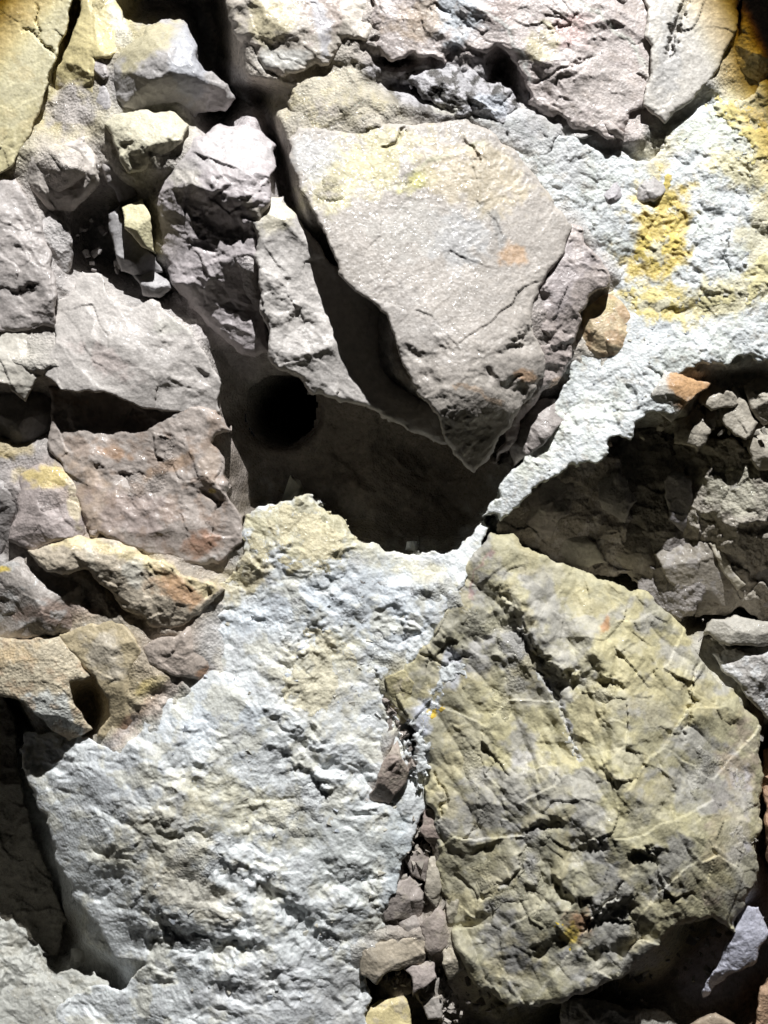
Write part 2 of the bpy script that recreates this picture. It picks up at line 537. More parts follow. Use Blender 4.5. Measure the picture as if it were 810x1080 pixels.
# ================================================================== the setting: back wall with its deep cavity and drill hole
HX, HY, HR, HH = 297.0, 432.0, 38.0, -118.0      # drill hole mouth (pixel centre, radius, height)


def wall_h(X, Y):
    h = WHT / WSUM - 5 + relief(X, Y, 'rough', 3, 1.0) * np.where((X < -40) | (X > 850) | (Y < -40) | (Y > 1120), 2.4, 1.0)
    cav = poly_sdf(X, Y, [(232, 372), (330, 395), (430, 420), (520, 470), (520, 560), (430, 600), (330, 575), (250, 545)])
    k = sstep(-25, 50, cav)
    h = h * (1 - k) + (-135 + relief(X, Y, 'rough', 3, 1.7)) * k
    tot = 0
    for cx, cy, rx, ry, ang, dep in ((220, 40, 24, 85, -8, 170), (110, 250, 45, 45, 0, 100), (30, 436, 40, 24, 0, 50), (93, 745, 18, 30, 0, 80), (78, 20, 9, 60, 14, 70), (172, 2, 44, 20, -10, 70), (262, 380, 30, 50, 0, 30),
                                (20, 870, 75, 170, -12, 130), (80, 1020, 90, 40, 20, 35), (-40, 850, 80, 160, 0, 80), (640, 1080, 190, 60, 0, 150), (760, 1010, 60, 70, 0, 130), (426, 800, 12, 60, 18, 55), (440, 890, 14, 60, 0, 50),
                                (298, 190, 11, 75, -14, 80), (350, 300, 60, 60, 0, 70), (660, 550, 190, 95, 20, 95), (800, 580, 90, 110, 0, 90), (470, 96, 70, 16, 5, 34),
                                (530, 74, 14, 22, 0, 46), (268, 104, 36, 15, 0, 50), (418, 64, 18, 8, 0, 30), (430, 1060, 60, 40, 0, 60), (790, 1000, 30, 60, 0, 60),
                                (815, 850, 24, 160, 0, 90), (685, 240, 20, 18, 0, 40), (850, 20, 80, 80, 0, 30), (150, 290, 50, 20, 30, 40)):
        a = math.radians(ang); c, q_ = math.cos(a), math.sin(a)
        u = ((X - cx) * c + (Y - cy) * q_) / rx; v = (-(X - cx) * q_ + (Y - cy) * c) / ry
        g_ = dep * np.clip(1.25 * np.exp(-u * u - v * v) - .12, 0, 1)
        h = h - g_; tot = tot + g_
    h = h + relief(X, Y, 'rough', 91, 1.5) * np.clip(tot / 60, 0, 1)
    h = np.maximum(h, -175)
    hole = np.hypot(X - HX, Y - HY)
    k = 1 - sstep(HR + 6, HR + 40, hole)
    h = h * (1 - k) + (HH + .35 * (h + 120)) * k
    h = h - 12 * (1 - sstep(HR - 2, HR + 9, hole))
    return h


def build_wall():
    X, Y = np.meshgrid(WXS, WYS)
    h = wall_h(X, Y)
    hole = np.hypot(X - HX, Y - HY) + 2.5 * fbm(X, Y, 18, 21, 4)
    C = WCOL / WSUM[..., None] * .9
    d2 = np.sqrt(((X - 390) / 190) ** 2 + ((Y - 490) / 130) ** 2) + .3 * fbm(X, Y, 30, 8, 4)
    m = (1 - sstep(.6, 1.1, d2))[..., None] * .9  # shade of the cavity painted into the wall colour
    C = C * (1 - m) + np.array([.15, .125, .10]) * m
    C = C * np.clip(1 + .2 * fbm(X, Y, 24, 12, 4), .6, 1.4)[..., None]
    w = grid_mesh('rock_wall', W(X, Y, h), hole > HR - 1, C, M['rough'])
    w['kind'] = 'structure'
    w['label'] = 'bedrock of the mine wall behind the blocks, shade painted into its cavity'
    # drill hole: a straight tube into the rock
    n = 96; m = 60
    a = np.linspace(0, 2 * np.pi, n, endpoint=False)
    f = (D - HH) / D
    c = W(np.array(HX), np.array(HY), np.array(HH))
    L = np.linspace(.004, .24, m)
    A, Z = np.meshgrid(a, L)
    R = (HR + 2.5) * S * f * (1 + .02 * np.sin(3 * A + 40 * Z)) + .0007 * fbm(A * 30, Z * 4000, 9, 7, 3) + .0003 * np.sin(Z * 2200)
    R = R * np.where(Z > .236, .01, 1)
    V = np.stack([c[0] + R * np.cos(A) + Z * .10, c[1] + Z, c[2] + R * np.sin(A) + Z * .12], -1).reshape(-1, 3)
    V = np.r_[V, [[c[0] + .024, c[1] + .245, c[2] + .029]]]
    F = []
    i = np.arange(n); j = (i + 1) % n
    for r_ in range(m - 1):
        F.append(np.stack([r_ * n + i, r_ * n + j, (r_ + 1) * n + j, (r_ + 1) * n + i], 1))
    F.append(np.stack([(m - 1) * n + i, (m - 1) * n + j, np.full(n, m * n), np.full(n, m * n)], 1)[:, [0, 1, 2, 2]])
    F = np.concatenate(F[:-1])
    Cc = np.tile(np.array([[.24, .22, .20]]), (len(V), 1)) * (1 + .15 * hsh(np.arange(len(V)), np.arange(len(V)) // 7, 3))[:, None]
    t = raw_mesh('borehole', V, F, Cc, M['rough'])
    t.parent = w; t.location = Vector(t.location) - w.location
    t['label'] = 'round drill hole bored into the back of the cavity'
    return w

# ================================================================== upper left: tumbled pale blocks round a dark crevice
rock('rock_slab', 'cream slab with a smooth face filling the upper left corner', 'rock slab',
     [(-60, -60), (74, -60), (76, 0), (71, 34), (58, 62), (46, 96), (30, 150), (8, 182), (-20, 196), (-60, 200)],
     [(-60, -60, -22), (70, -60, -22), (0, 0, -14), (70, 10, -18), (30, 100, -4), (0, 180, 2), (-60, 190, 2)], 'slab', (0.468, 0.427, 0.290),
     [('b', 20, 40, 80, 90, 0, (0.540, 0.504, 0.370), .8), ('n', 30, .25, (0.468, 0.405, 0.264), .5)],
     cracks=[([(38, 0), (42, 40), (60, 60)], 4, 1.6), ([(25, 30), (45, 45), (58, 58)], 3, 1.5)], r=6)
rock('rock_block', 'yellow stained block wedged beside the cream corner slab', 'rock',
     [(94, -40), (124, -40), (123, 0), (138, 42), (116, 62), (98, 64), (101, 92), (108, 114), (98, 136), (64, 142), (51, 126), (48, 100), (57, 76), (74, 44)],
     [(95, -40, -20), (125, -40, -20), (80, 50, -8), (120, 40, -2), (55, 110, -12), (95, 130, 6)], 'pale', (.52, .46, .29),
     [('b', 75, 115, 30, 30, 0, PALE, .9), ('b', 128, 30, 10, 30, -20, (.66, .64, .58), .8)], r=9)
rock('rock', 'pebble sized pale stone lodged between the yellow block and the big grey block', 'rock',
     [(92, 56), (104, 50), (114, 62), (116, 80), (110, 84), (98, 72)], [(92, 56, 0), (114, 62, 6), (110, 84, 8)], 'chip', PALE, r=6)
rock('rock', 'small rounded stone under the big grey block beside the yellow block', 'rock',
     [(100, 92), (112, 86), (118, 100), (120, 116), (108, 118), (99, 108)], [(100, 92, 0), (118, 100, 8), (108, 118, 8)], 'chip', (.46, .44, .44), r=7)
rock('rock_block', 'rough grey block below the yellow stained block at left', 'rock',
     [(30, 160), (42, 148), (60, 150), (90, 141), (102, 163), (105, 193), (92, 210), (78, 223), (55, 224), (37, 208), (18, 188)],
     [(18, 180, -6), (60, 148, 2), (100, 160, 2), (78, 172, 26), (60, 220, -14), (105, 200, -8)], 'pale', (0.567, 0.525, 0.488), r=13, rh=14)
rock('rock_block', 'big rounded grey block perched above the small cream stone', 'rock',
     [(114, 67), (137, 44), (159, 26), (181, 18), (197, 25), (208, 48), (215, 74), (240, 88), (248, 104), (237, 115), (204, 125), (185, 117), (163, 119), (130, 117), (118, 89)],
     [(114, 70, 4), (180, 20, -4), (155, 58, 36), (192, 55, 34), (205, 96, 16), (245, 105, -14), (140, 108, 6), (190, 118, -6)], 'pale', (0.385, 0.369, 0.361),
     [('b', 150, 45, 45, 22, -35, (0.410, 0.377, 0.271), .9), ('b', 200, 70, 25, 40, 0, (0.385, 0.394, 0.426), .7)], r=15, rh=18, jag=4)
rock('rock', 'small cream stone with a bright flat top at the centre of the left pile', 'rock',
     [(112, 130), (121, 120), (148, 116), (185, 118), (200, 133), (192, 148), (167, 170), (148, 182), (135, 183), (128, 170), (118, 152)],
     [(114, 130, 26), (190, 122, 26), (150, 150, 50), (120, 150, 44), (180, 150, 46), (140, 182, 36)], 'chip', (.56, .53, .43),
     ledges=[([(116, 150), (135, 153), (150, 160), (172, 152), (195, 140)], 5, 6, 20)], r=7, rh=7, gain=.7)
rock('rock', 'dark upright stone between the small cream stone and the bright sliver', 'rock',
     [(105, 152), (115, 146), (130, 178), (146, 189), (146, 208), (126, 216), (120, 207), (106, 178)],
     [(105, 152, 0), (115, 148, 4), (146, 190, 6), (126, 214, 4), (106, 180, -6)], 'pale', (.34, .32, .31), r=8)
rock('rock_chip', 'bright cream sliver of stone standing upright left of the lavender block', 'rock chip',
     [(128, 215), (148, 208), (157, 230), (160, 252), (164, 266), (148, 258), (133, 242)],
     [(128, 215, 18), (148, 209, 18), (160, 252, 34), (164, 266, 30), (133, 241, 26)], 'chip', (.60, .56, .40), r=5, gain=.5)
rock('rock', 'dull grey stone under the bright cream sliver', 'rock',
     [(115, 226), (128, 220), (138, 244), (163, 268), (172, 288), (150, 294), (128, 284), (120, 259)],
     [(115, 226, -14), (128, 222, -8), (172, 288, 0), (128, 284, -8)], 'pale', (.36, .35, .35), r=8)
rock('rock', 'little stone resting at the foot of the crevice above the lavender plate', 'rock',
     [(140, 290), (160, 284), (178, 292), (184, 306), (168, 316), (150, 310)], [(140, 290, -10), (178, 292, -4), (168, 316, 4), (150, 310, 2)], 'chip', (.38, .37, .37), r=8)
rock('rock_block', 'large lavender grey block left of the deep crack beside the central slab', 'rock',
     [(163, 215), (168, 190), (180, 172), (207, 146), (230, 132), (256, 130), (276, 138), (287, 152), (288, 190), (284, 215), (276, 262), (278, 300), (282, 340), (286, 372),
      (270, 372), (255, 372), (243, 362), (228, 352), (207, 334), (193, 314), (180, 290), (172, 262)],
     [(165, 200, 14), (230, 134, 6), (284, 150, 4), (200, 200, 36), (260, 205, 38), (170, 250, 2), (220, 270, 12), (275, 280, 10), (215, 330, -20), (280, 368, -14), (235, 240, 18)],
     'pale', (0.479, 0.445, 0.447), [('b', 195, 185, 20, 18, 0, (0.505, 0.480, 0.436), .8), ('b', 240, 160, 60, 25, 0, (0.474, 0.451, 0.447), .7), ('l', [(262, 215), (275, 230), (290, 222)], 9, (0.585, 0.550, 0.476), .7)],
     ledges=[([(190, 200), (215, 205), (240, 200), (236, 226)], 5, 5, 18), ([(200, 228), (225, 222), (250, 228), (276, 250)], 6, 9, 26), ([(185, 262), (215, 250), (250, 280)], 3, 5, 18)],
     r=14, rh=16, jag=4)
rock('rock_block', 'pale block hanging over the drill hole, half under the central slab', 'rock',
     [(258, 222), (278, 212), (300, 208), (314, 230), (332, 252), (350, 275), (370, 290), (420, 340), (460, 420), (480, 470), (440, 456), (415, 445), (385, 432), (359, 425), (330, 414),
      (315, 399), (296, 392), (283, 379), (281, 355), (274, 320), (270, 290), (268, 250)],
     [(265, 225, 28), (300, 210, 16), (290, 280, 34), (330, 260, 10), (300, 340, 32), (345, 300, 0), (350, 400, 10), (300, 390, 18), (400, 380, -22), (440, 450, -20)], 'pale', (0.497, 0.474, 0.452),
     [('b', 285, 225, 25, 20, 0, (0.605, 0.567, 0.458), .7)],
     ledges=[([(276, 262), (292, 250), (306, 262)], 3, 4, 16), ([(300, 350), (306, 330), (318, 320)], 5, 3, 14), ([(285, 310), (300, 300), (318, 290)], 3, 4, 16)], r=11, rh=12, jag=4)
# ================================================================== top: blocks above the black crevice
rock('rock_block', 'cream and grey block at the top edge left of the black crevice', 'rock',
     [(243, -50), (396, -50), (402, 0), (400, 30), (384, 46), (362, 48), (348, 63), (326, 71), (296, 80), (278, 72), (262, 56), (246, 40), (238, 0)],
     [(243, -50, -12), (396, -50, -6), (250, 20, 4), (330, 10, 10), (395, 20, 6), (290, 60, 6), (340, 55, 4), (262, 50, 6)], 'pale', (.52, .48, .43),
     [('b', 285, 20, 30, 30, 30, (.54, .49, .36), .9), ('b', 345, 5, 25, 40, 20, (.42, .36, .33), .8), ('l', [(330, 0), (340, 30), (345, 60)], 8, (.52, .52, .55), .7), ('b', 300, 62, 30, 14, 0, (.50, .50, .48), .7)],
     ledges=[([(262, 30), (285, 42), (310, 40), (330, 30)], 2, 6, 16)], r=16, rh=16, jag=6)
rock('rock_block', 'pinkish block at the top edge with a white vein and a black pitted underside', 'rock',
     [(394, -50), (700, -50), (690, 0), (688, 40), (692, 72), (684, 100), (668, 128), (650, 146), (622, 140), (600, 132), (588, 120), (576, 124), (556, 108), (548, 84), (540, 60), (520, 46), (498, 58), (480, 52), (462, 66), (440, 60), (420, 66), (404, 56), (390, 46)],
     [(394, -50, -14), (700, -50, -10), (420, 0, 6), (500, 0, 4), (620, 0, 2), (430, 55, 5), (520, 40, 3), (600, 80, 6), (650, 60, 4), (640, 135, 0), (570, 110, -6), (690, 80, 0)], 'brown', (0.542, 0.491, 0.472),
     [('b', 480, 12, 40, 34, 0, (0.591, 0.622, 0.657), .9), ('b', 440, 20, 30, 25, 0, (0.433, 0.351, 0.278), .8), ('b', 605, 35, 22, 20, 0, PINK, .8), ('b', 570, 45, 20, 20, 0, (0.473, 0.431, 0.298), .8),
      ('b', 530, 10, 22, 20, 0, (0.493, 0.422, 0.398), .8), ('l', [(505, 0), (530, 25), (545, 50), (560, 85)], 3.5, (0.670, 0.662, 0.636), .9), ('l', [(610, 0), (640, 25), (665, 40), (680, 70)], 3, (0.631, 0.622, 0.576), .9),
      ('b', 640, 95, 40, 40, 0, (0.493, 0.451, 0.427), .8), ('n', 18, .4, (0.414, 0.361, 0.328), .5)],
     cracks=[([(575, 30), (600, 26), (612, 10)], 3, 1.5), ([(560, 90), (590, 75), (625, 60)], 3, 1.5)], r=10, rh=12, jag=7, gain=.7)
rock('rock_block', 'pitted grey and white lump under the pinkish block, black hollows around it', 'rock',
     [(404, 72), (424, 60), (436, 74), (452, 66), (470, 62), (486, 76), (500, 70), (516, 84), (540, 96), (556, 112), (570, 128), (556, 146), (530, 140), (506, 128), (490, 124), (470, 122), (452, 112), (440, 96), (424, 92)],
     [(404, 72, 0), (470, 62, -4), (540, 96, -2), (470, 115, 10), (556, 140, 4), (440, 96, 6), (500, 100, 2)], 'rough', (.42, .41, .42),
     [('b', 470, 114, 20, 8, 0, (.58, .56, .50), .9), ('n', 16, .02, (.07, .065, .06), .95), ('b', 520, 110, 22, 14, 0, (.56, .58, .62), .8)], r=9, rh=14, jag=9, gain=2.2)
rock('rock_block', 'crumbly cream knob between the top block and the central slab', 'rock',
     [(304, 107), (312, 92), (324, 80), (352, 75), (364, 89), (378, 107), (394, 102), (404, 122), (424, 132), (410, 160), (360, 160), (330, 150), (304, 140)],
     [(304, 107, 4), (350, 78, 2), (390, 106, 2), (340, 110, 16), (320, 135, 14), (400, 130, 6), (380, 158, 6)], 'rough', (.47, .435, .36),
     [('b', 340, 115, 16, 12, 0, (.34, .31, .28), .7), ('n', 20, .2, (.52, .47, .34), .6)], r=10, rh=12, gain=.6, jag=5)
# ================================================================== the central slab
slab = rock('rock_slab', 'big pale slab with a broad flat face in the middle, overhanging the dark cavity', 'rock slab',
     [(302, 148), (316, 134), (345, 134), (372, 140), (402, 132), (430, 130), (462, 128), (490, 122), (512, 134), (540, 158), (562, 182), (586, 214), (600, 240), (594, 268), (578, 290), (564, 318), (560, 345), (575, 372),
      (572, 400), (552, 432), (530, 462), (512, 490), (502, 500), (490, 494), (478, 478), (468, 458), (458, 440), (440, 412), (424, 384), (414, 350), (404, 332), (384, 314), (360, 292), (352, 270), (344, 246), (330, 226), (318, 200), (306, 168)],
     [(304, 150, 26), (345, 136, 14), (430, 132, 8), (490, 124, 6), (560, 180, 14), (598, 240, 22), (330, 215, 46), (400, 200, 34), (480, 200, 32), (352, 270, 58), (450, 280, 52), (550, 280, 44), (405, 325, 70), (480, 350, 72), (545, 355, 60),
      (430, 385, 76), (470, 430, 78), (520, 420, 72), (555, 420, 40), (490, 468, 46), (502, 496, 20), (530, 458, 38)], 'slab', (0.414, 0.385, 0.355),
     [('b', 380, 178, 70, 34, -20, (0.495, 0.457, 0.316), .9), ('b', 440, 190, 22, 12, -30, (0.504, 0.474, 0.238), .95), ('b', 500, 185, 70, 40, 20, (0.476, 0.420, 0.324), .8), ('b', 540, 268, 18, 14, 0, (0.504, 0.375, 0.272), .9),
      ('b', 480, 250, 40, 30, 0, (0.422, 0.420, 0.418), .8), ('b', 430, 240, 45, 30, 0, (0.450, 0.430, 0.401), .8), ('b', 420, 340, 60, 40, 30, (0.405, 0.381, 0.358), .8), ('b', 330, 165, 25, 30, 0, (0.432, 0.425, 0.418), .8),
      ('l', [(408, 200), (425, 195), (445, 172), (490, 158), (510, 150)], 3, (0.558, 0.537, 0.426), .8), ('b', 500, 440, 60, 50, 0, (0.360, 0.336, 0.307), .8), ('b', 550, 395, 14, 6, 10, (0.468, 0.340, 0.247), .9), ('l', [(480, 405), (530, 425)], 3, (0.450, 0.358, 0.282), .7),  # grey blob low on the slab: shade of its front face, painted
      ('l', [(520, 225), (527, 245), (530, 262)], 6, (0.297, 0.295, 0.291), .6)],
     ledges=[([(404, 200), (425, 192), (440, 174), (470, 162), (500, 156)], 2, 1.5, 22), ([(415, 352), (440, 372), (462, 366), (480, 362)], 4, 9, 22), ([(502, 368), (520, 376), (545, 362), (556, 335)], 3, 12, 18), ([(510, 385), (535, 395), (558, 402), (575, 398)], 5, 12, 14),
             ([(455, 436), (480, 448), (500, 446), (525, 432), (555, 410)], 3, 5, 26), ([(420, 380), (450, 395), (480, 398)], 2, 4, 14)],
     cracks=[([(405, 158), (418, 148), (428, 132)], 5, 1.8), ([(488, 142), (500, 160), (506, 172)], 4, 1.4), ([(515, 225), (526, 245), (528, 262)], 1.5, 2.5), ([(365, 320), (380, 318), (392, 326)], 2, 1.5)],
     r=8, rh=8, depth=110, under=1.6, jag=3.5, margin=9)
rock('rock_block', 'brownish grey broken flank on the right side of the central slab', 'rock',
     [(602, 236), (614, 248), (632, 270), (642, 290), (640, 304), (622, 318), (612, 330), (610, 352), (606, 378), (590, 400), (574, 420), (556, 440), (540, 470), (524, 488), (530, 455), (552, 420), (560, 396), (556, 360), (562, 326), (578, 292), (594, 266)],
     [(604, 240, 14), (640, 295, 22), (600, 290, 24), (580, 330, 34), (605, 350, 16), (570, 380, 36), (590, 398, 12), (545, 450, 12), (528, 484, 0)], 'brown', (.42, .375, .355),
     [('b', 590, 290, 30, 50, 20, (.40, .365, .365), .7), ('b', 588, 405, 12, 8, 0, (.46, .36, .28), .8)],
     ledges=[([(560, 345), (580, 352), (590, 335)], 4, 6, 14), ([(555, 300), (570, 310), (590, 292)], 3, 5, 12), ([(565, 378), (585, 372), (604, 350)], 4, 8, 16)], r=8, rh=8, jag=5, gain=1.1)
rock('rock', 'grey stone under the right flank of the central slab, against the white vein', 'rock',
     [(553, 432), (566, 424), (586, 420), (600, 426), (598, 444), (580, 462), (560, 480), (540, 492), (536, 470)],
     [(553, 432, -12), (600, 426, -6), (570, 450, 4), (540, 490, -16)], 'brown', (.36, .33, .315), r=8)
# ================================================================== right: white sugary quartz with sulphur yellow crusts

qz = rock('quartz_vein', 'white sugary quartz vein at right, running down to the dark cavity', 'quartz vein',
     [(870, 60), (815, 84), (790, 96), (760, 104), (730, 112), (704, 132), (694, 160), (672, 172), (650, 162), (624, 156), (596, 146), (576, 130), (556, 120), (530, 112), (500, 122), (520, 150), (560, 190), (596, 236), (612, 262), (640, 300), (616, 330), (612, 370),
      (596, 396), (590, 420), (566, 456), (540, 490), (524, 516), (514, 544), (534, 546), (556, 522), (584, 504), (612, 492), (640, 474), (668, 450), (690, 436), (712, 432), (708, 404), (722, 388), (752, 384), (786, 376), (830, 384), (870, 384)],
     [(850, 80, -4), (730, 115, -8), (690, 165, -6), (600, 150, -6), (520, 125, -8), (560, 180, -2), (620, 230, -6), (740, 200, 6), (800, 180, 8), (640, 290, -10), (760, 300, 14), (820, 300, 12), (650, 350, -2), (720, 375, 20), (820, 380, 16),
      (620, 420, 8), (560, 480, 0), (520, 535, -4), (660, 440, 22), (600, 490, 14), (690, 425, 24)], 'sugar', WHITE,
     [('n', 50, .15, (.58, .60, .56), .6), ('b', 770, 130, 60, 25, -20, (.60, .62, .52), .6), ('b', 690, 345, 30, 18, 0, (.52, .54, .55), .7), ('b', 580, 160, 50, 25, 30, (.60, .60, .60), .7), ('b', 560, 470, 30, 60, 40, (.64, .64, .56), .5),
      ('b', 695, 250, 36, 70, 10, (.66, .52, .18), .85), ('b', 700, 320, 50, 22, 10, (.68, .58, .28), .9), ('b', 775, 310, 60, 22, -15, (.68, .63, .44), .8), ('b', 690, 160, 24, 30, 0, (.60, .54, .36), .6), ('b', 790, 180, 50, 22, 20, (.64, .58, .36), .7), ('b', 806, 250, 30, 50, 0, (.66, .60, .40), .6), ('n', 12, .45, (.50, .46, .40), .4)],
     ledges=[([(735, 215), (760, 225), (770, 245)], 3, 3, 16), ([(700, 165), (725, 170), (760, 150)], 3, 5, 14)],
     cracks=[([(768, 245), (766, 270), (770, 290)], 4, 1.5), ([(700, 405), (695, 390), (680, 388)], 3, 1.5)], r=7, rh=6, jag=8, under=.4)
for pts, colr, lab in (
    ([(694, 178), (712, 184), (716, 214), (712, 240), (722, 256), (708, 272), (690, 286), (668, 280), (660, 262), (680, 250), (700, 248), (706, 226), (700, 206)], (.64, .53, .24), 'sulphur yellow crust round the small pit'),
    ([(656, 300), (680, 302), (706, 312), (724, 324), (704, 332), (690, 342), (670, 332), (664, 316)], (.68, .60, .34), 'pale yellow crust below the small pit'),
    ([(722, 318), (752, 310), (780, 296), (800, 268), (840, 262), (840, 300), (806, 308), (776, 320), (744, 330)], (.68, .63, .42), 'pale yellow crust near the right edge'),
    ([(742, 112), (770, 104), (796, 116), (810, 140), (840, 150), (840, 190), (812, 170), (790, 172), (786, 150), (766, 128)], (.66, .60, .36), 'yellow crust in the upper right corner')):
    crust(qz, 'yellow_crust', pts, colr, label=lab, lift=.9, gain=.35, stains=[('n', 22, .15, (.66, .64, .54), .8)])
rock('rock', 'grey stone jutting over the yellow pit in the white quartz', 'rock',
     [(668, 204), (680, 186), (699, 182), (704, 198), (690, 214), (674, 216)], [(668, 206, 2), (690, 184, 0), (704, 198, 10), (685, 214, 16)], 'chip', (.40, .38, .37), r=7)
rock('rock', 'pale lilac stone beside the grey stone over the yellow pit', 'rock',
     [(632, 207), (651, 188), (664, 192), (663, 208), (642, 220)], [(632, 207, -6), (655, 190, -6), (663, 208, 4), (642, 220, 4)], 'chip', (.43, .41, .42), r=8)
rock('rock', 'dark wet stone tucked in the hollow under the pinkish block', 'rock',
     [(590, 128), (610, 124), (630, 130), (636, 140), (618, 148), (596, 144)], [(590, 128, -6), (636, 138, -2), (618, 148, 4), (610, 126, -8)], 'chip', (.38, .37, .36), r=7, gain=1.3)
rock('rock_chip', 'slim stone finger pointing down right below the pinkish block', 'rock chip',
     [(634, 130), (642, 127), (660, 140), (658, 148), (646, 144)], [(634, 130, 6), (660, 142, 18), (646, 144, 12)], 'chip', (.42, .38, .36), r=5, gain=.4)
rock('rock_block', 'smooth pale block at the top right with a dark vertical gash', 'rock',
     [(676, -50), (800, -50), (782, 0), (776, 40), (764, 62), (752, 84), (732, 104), (712, 122), (698, 134), (680, 112), (686, 72), (680, 30)],
     [(682, -50, -16), (800, -50, -16), (700, 0, 0), (770, 0, -6), (700, 60, 8), (760, 60, 4), (700, 125, 10)], 'slab', (.52, .495, .46),
     [('b', 705, 60, 14, 50, 0, (.45, .44, .43), .7), ('b', 640, 0, 30, 20, 0, CREAM, .7)], cracks=[([(728, -30), (724, 0), (714, 25), (703, 62)], 14, 3.2)], r=8, rh=8, jag=4)
rock('rock_block', 'block in the upper right corner, yellow edge of the light put into its colour', 'rock',
     [(786, -50), (870, -50), (870, 70), (820, 76), (800, 92), (784, 82), (768, 74), (776, 46), (782, 20)],
     [(786, -50, -16), (870, -50, -16), (870, 70, -4), (784, 80, -2), (790, 40, -4)], 'rough', (.66, .60, .44), r=10, gain=1.2)  # bright yellowish colour makes the yellow beam edge show on this block
rock('rock', 'rusty cream stone in the corner between the slab flank and the white quartz', 'rock',
     [(612, 324), (640, 308), (656, 320), (670, 336), (674, 350), (658, 372), (640, 384), (617, 381), (608, 365), (610, 343)],
     [(612, 326, -10), (640, 310, -8), (672, 345, -2), (640, 345, 4), (640, 380, 4), (612, 370, 0)], 'brown', (.47, .39, .28), [('n', 16, .1, (.40, .29, .20), .7), ('b', 630, 325, 22, 12, -20, (.54, .46, .28), .8)], r=9, gain=.7)
rock('rock', 'white faced stone with a rusty brown broken side at the vein edge', 'rock',
     [(686, 414), (703, 386), (714, 391), (720, 398), (748, 402), (732, 420), (708, 444), (690, 432)],
     [(688, 414, 30), (703, 388, 22), (745, 402, 6), (708, 440, 34), (714, 410, 38)], 'chip', (.56, .54, .50), [('b', 728, 408, 20, 22, -30, (.46, .30, .18), .95)], r=5, gain=.8)
rock('rock_chip', 'thin triangular brown flake under the white vein', 'rock chip',
     [(618, 462), (630, 458), (646, 466), (636, 474), (626, 482)], [(618, 462, 16), (646, 466, 20), (626, 482, 20)], 'chip', (.40, .34, .32), r=3, gain=.5)
for poly, lab, hh in (
    ([(738, 417), (754, 408), (768, 413), (772, 425), (750, 428)], 'cream pebble on the dark ledge right of the rusty faced stone', 8),
    ([(766, 435), (777, 417), (788, 431), (796, 446), (784, 458), (768, 448)], 'pale angular stone at right on the dark ledge beside the cream pebble', 4),
    ([(716, 445), (730, 424), (740, 440), (748, 452), (734, 468), (718, 462)], 'pale stone on the dark ledge under the rusty faced stone', 0),
    ([(742, 430), (756, 430), (752, 448), (744, 446)], 'narrow grey stone between the pale stones on the dark ledge', -8),
    ([(790, 412), (806, 404), (826, 410), (826, 440), (806, 440)], 'pale stone at the right edge above the dark hollow', 2),
    ([(788, 462), (806, 452), (830, 462), (826, 492), (802, 486)], 'cream stone at the right edge beside the dark hollow', -6)):
    P = np.array(poly, float); c = P.mean(0); P = c + (P - c) * 1.4; hh -= 18
    rock('rock', lab, 'rock', P, [(*P[0], hh - 4), (*P[1], hh - 4), (*P[-1], hh + 8), (*c, hh + 10), (*P[3], hh + 6)], 'chip', (.40, .37, .32), r=7, gain=1.5, jag=4)
# ================================================================== right: dark hollow under the vein
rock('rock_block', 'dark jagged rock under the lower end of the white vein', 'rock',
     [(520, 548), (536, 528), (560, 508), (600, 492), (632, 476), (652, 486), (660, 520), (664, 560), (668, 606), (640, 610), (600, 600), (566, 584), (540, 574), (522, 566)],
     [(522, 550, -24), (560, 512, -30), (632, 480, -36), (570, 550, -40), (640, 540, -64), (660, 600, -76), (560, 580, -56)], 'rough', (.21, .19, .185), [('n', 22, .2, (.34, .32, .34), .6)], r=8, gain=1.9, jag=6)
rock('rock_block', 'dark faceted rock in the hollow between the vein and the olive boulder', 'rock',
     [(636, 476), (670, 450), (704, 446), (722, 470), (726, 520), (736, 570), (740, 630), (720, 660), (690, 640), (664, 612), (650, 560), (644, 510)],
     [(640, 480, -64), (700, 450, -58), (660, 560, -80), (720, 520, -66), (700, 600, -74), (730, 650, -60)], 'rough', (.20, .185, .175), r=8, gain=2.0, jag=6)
rock('rock_block', 'brown faceted rock at right in the dark hollow, a patch of light painted on its top', 'rock',
     [(712, 470), (740, 462), (770, 462), (806, 486), (870, 480), (870, 660), (800, 664), (786, 640), (764, 650), (736, 650), (724, 600), (716, 540)],
     [(716, 474, -54), (800, 480, -34), (870, 490, -24), (770, 520, -30), (780, 556, -34), (730, 560, -64), (770, 610, -66), (860, 640, -90), (750, 645, -74)], 'rough', (.31, .285, .25), [('b', 775, 520, 34, 30, 0, (.45, .43, .36), .8)],  # the pale blob is a lit patch painted into the colour
     ledges=[([(745, 570), (770, 590), (778, 618)], 8, 6, 14), ([(705, 580), (730, 590), (760, 628)], 4, 8, 18), ([(740, 545), (790, 556), (830, 540)], 8, 14, 20)], r=8, jag=6, gain=1.9)
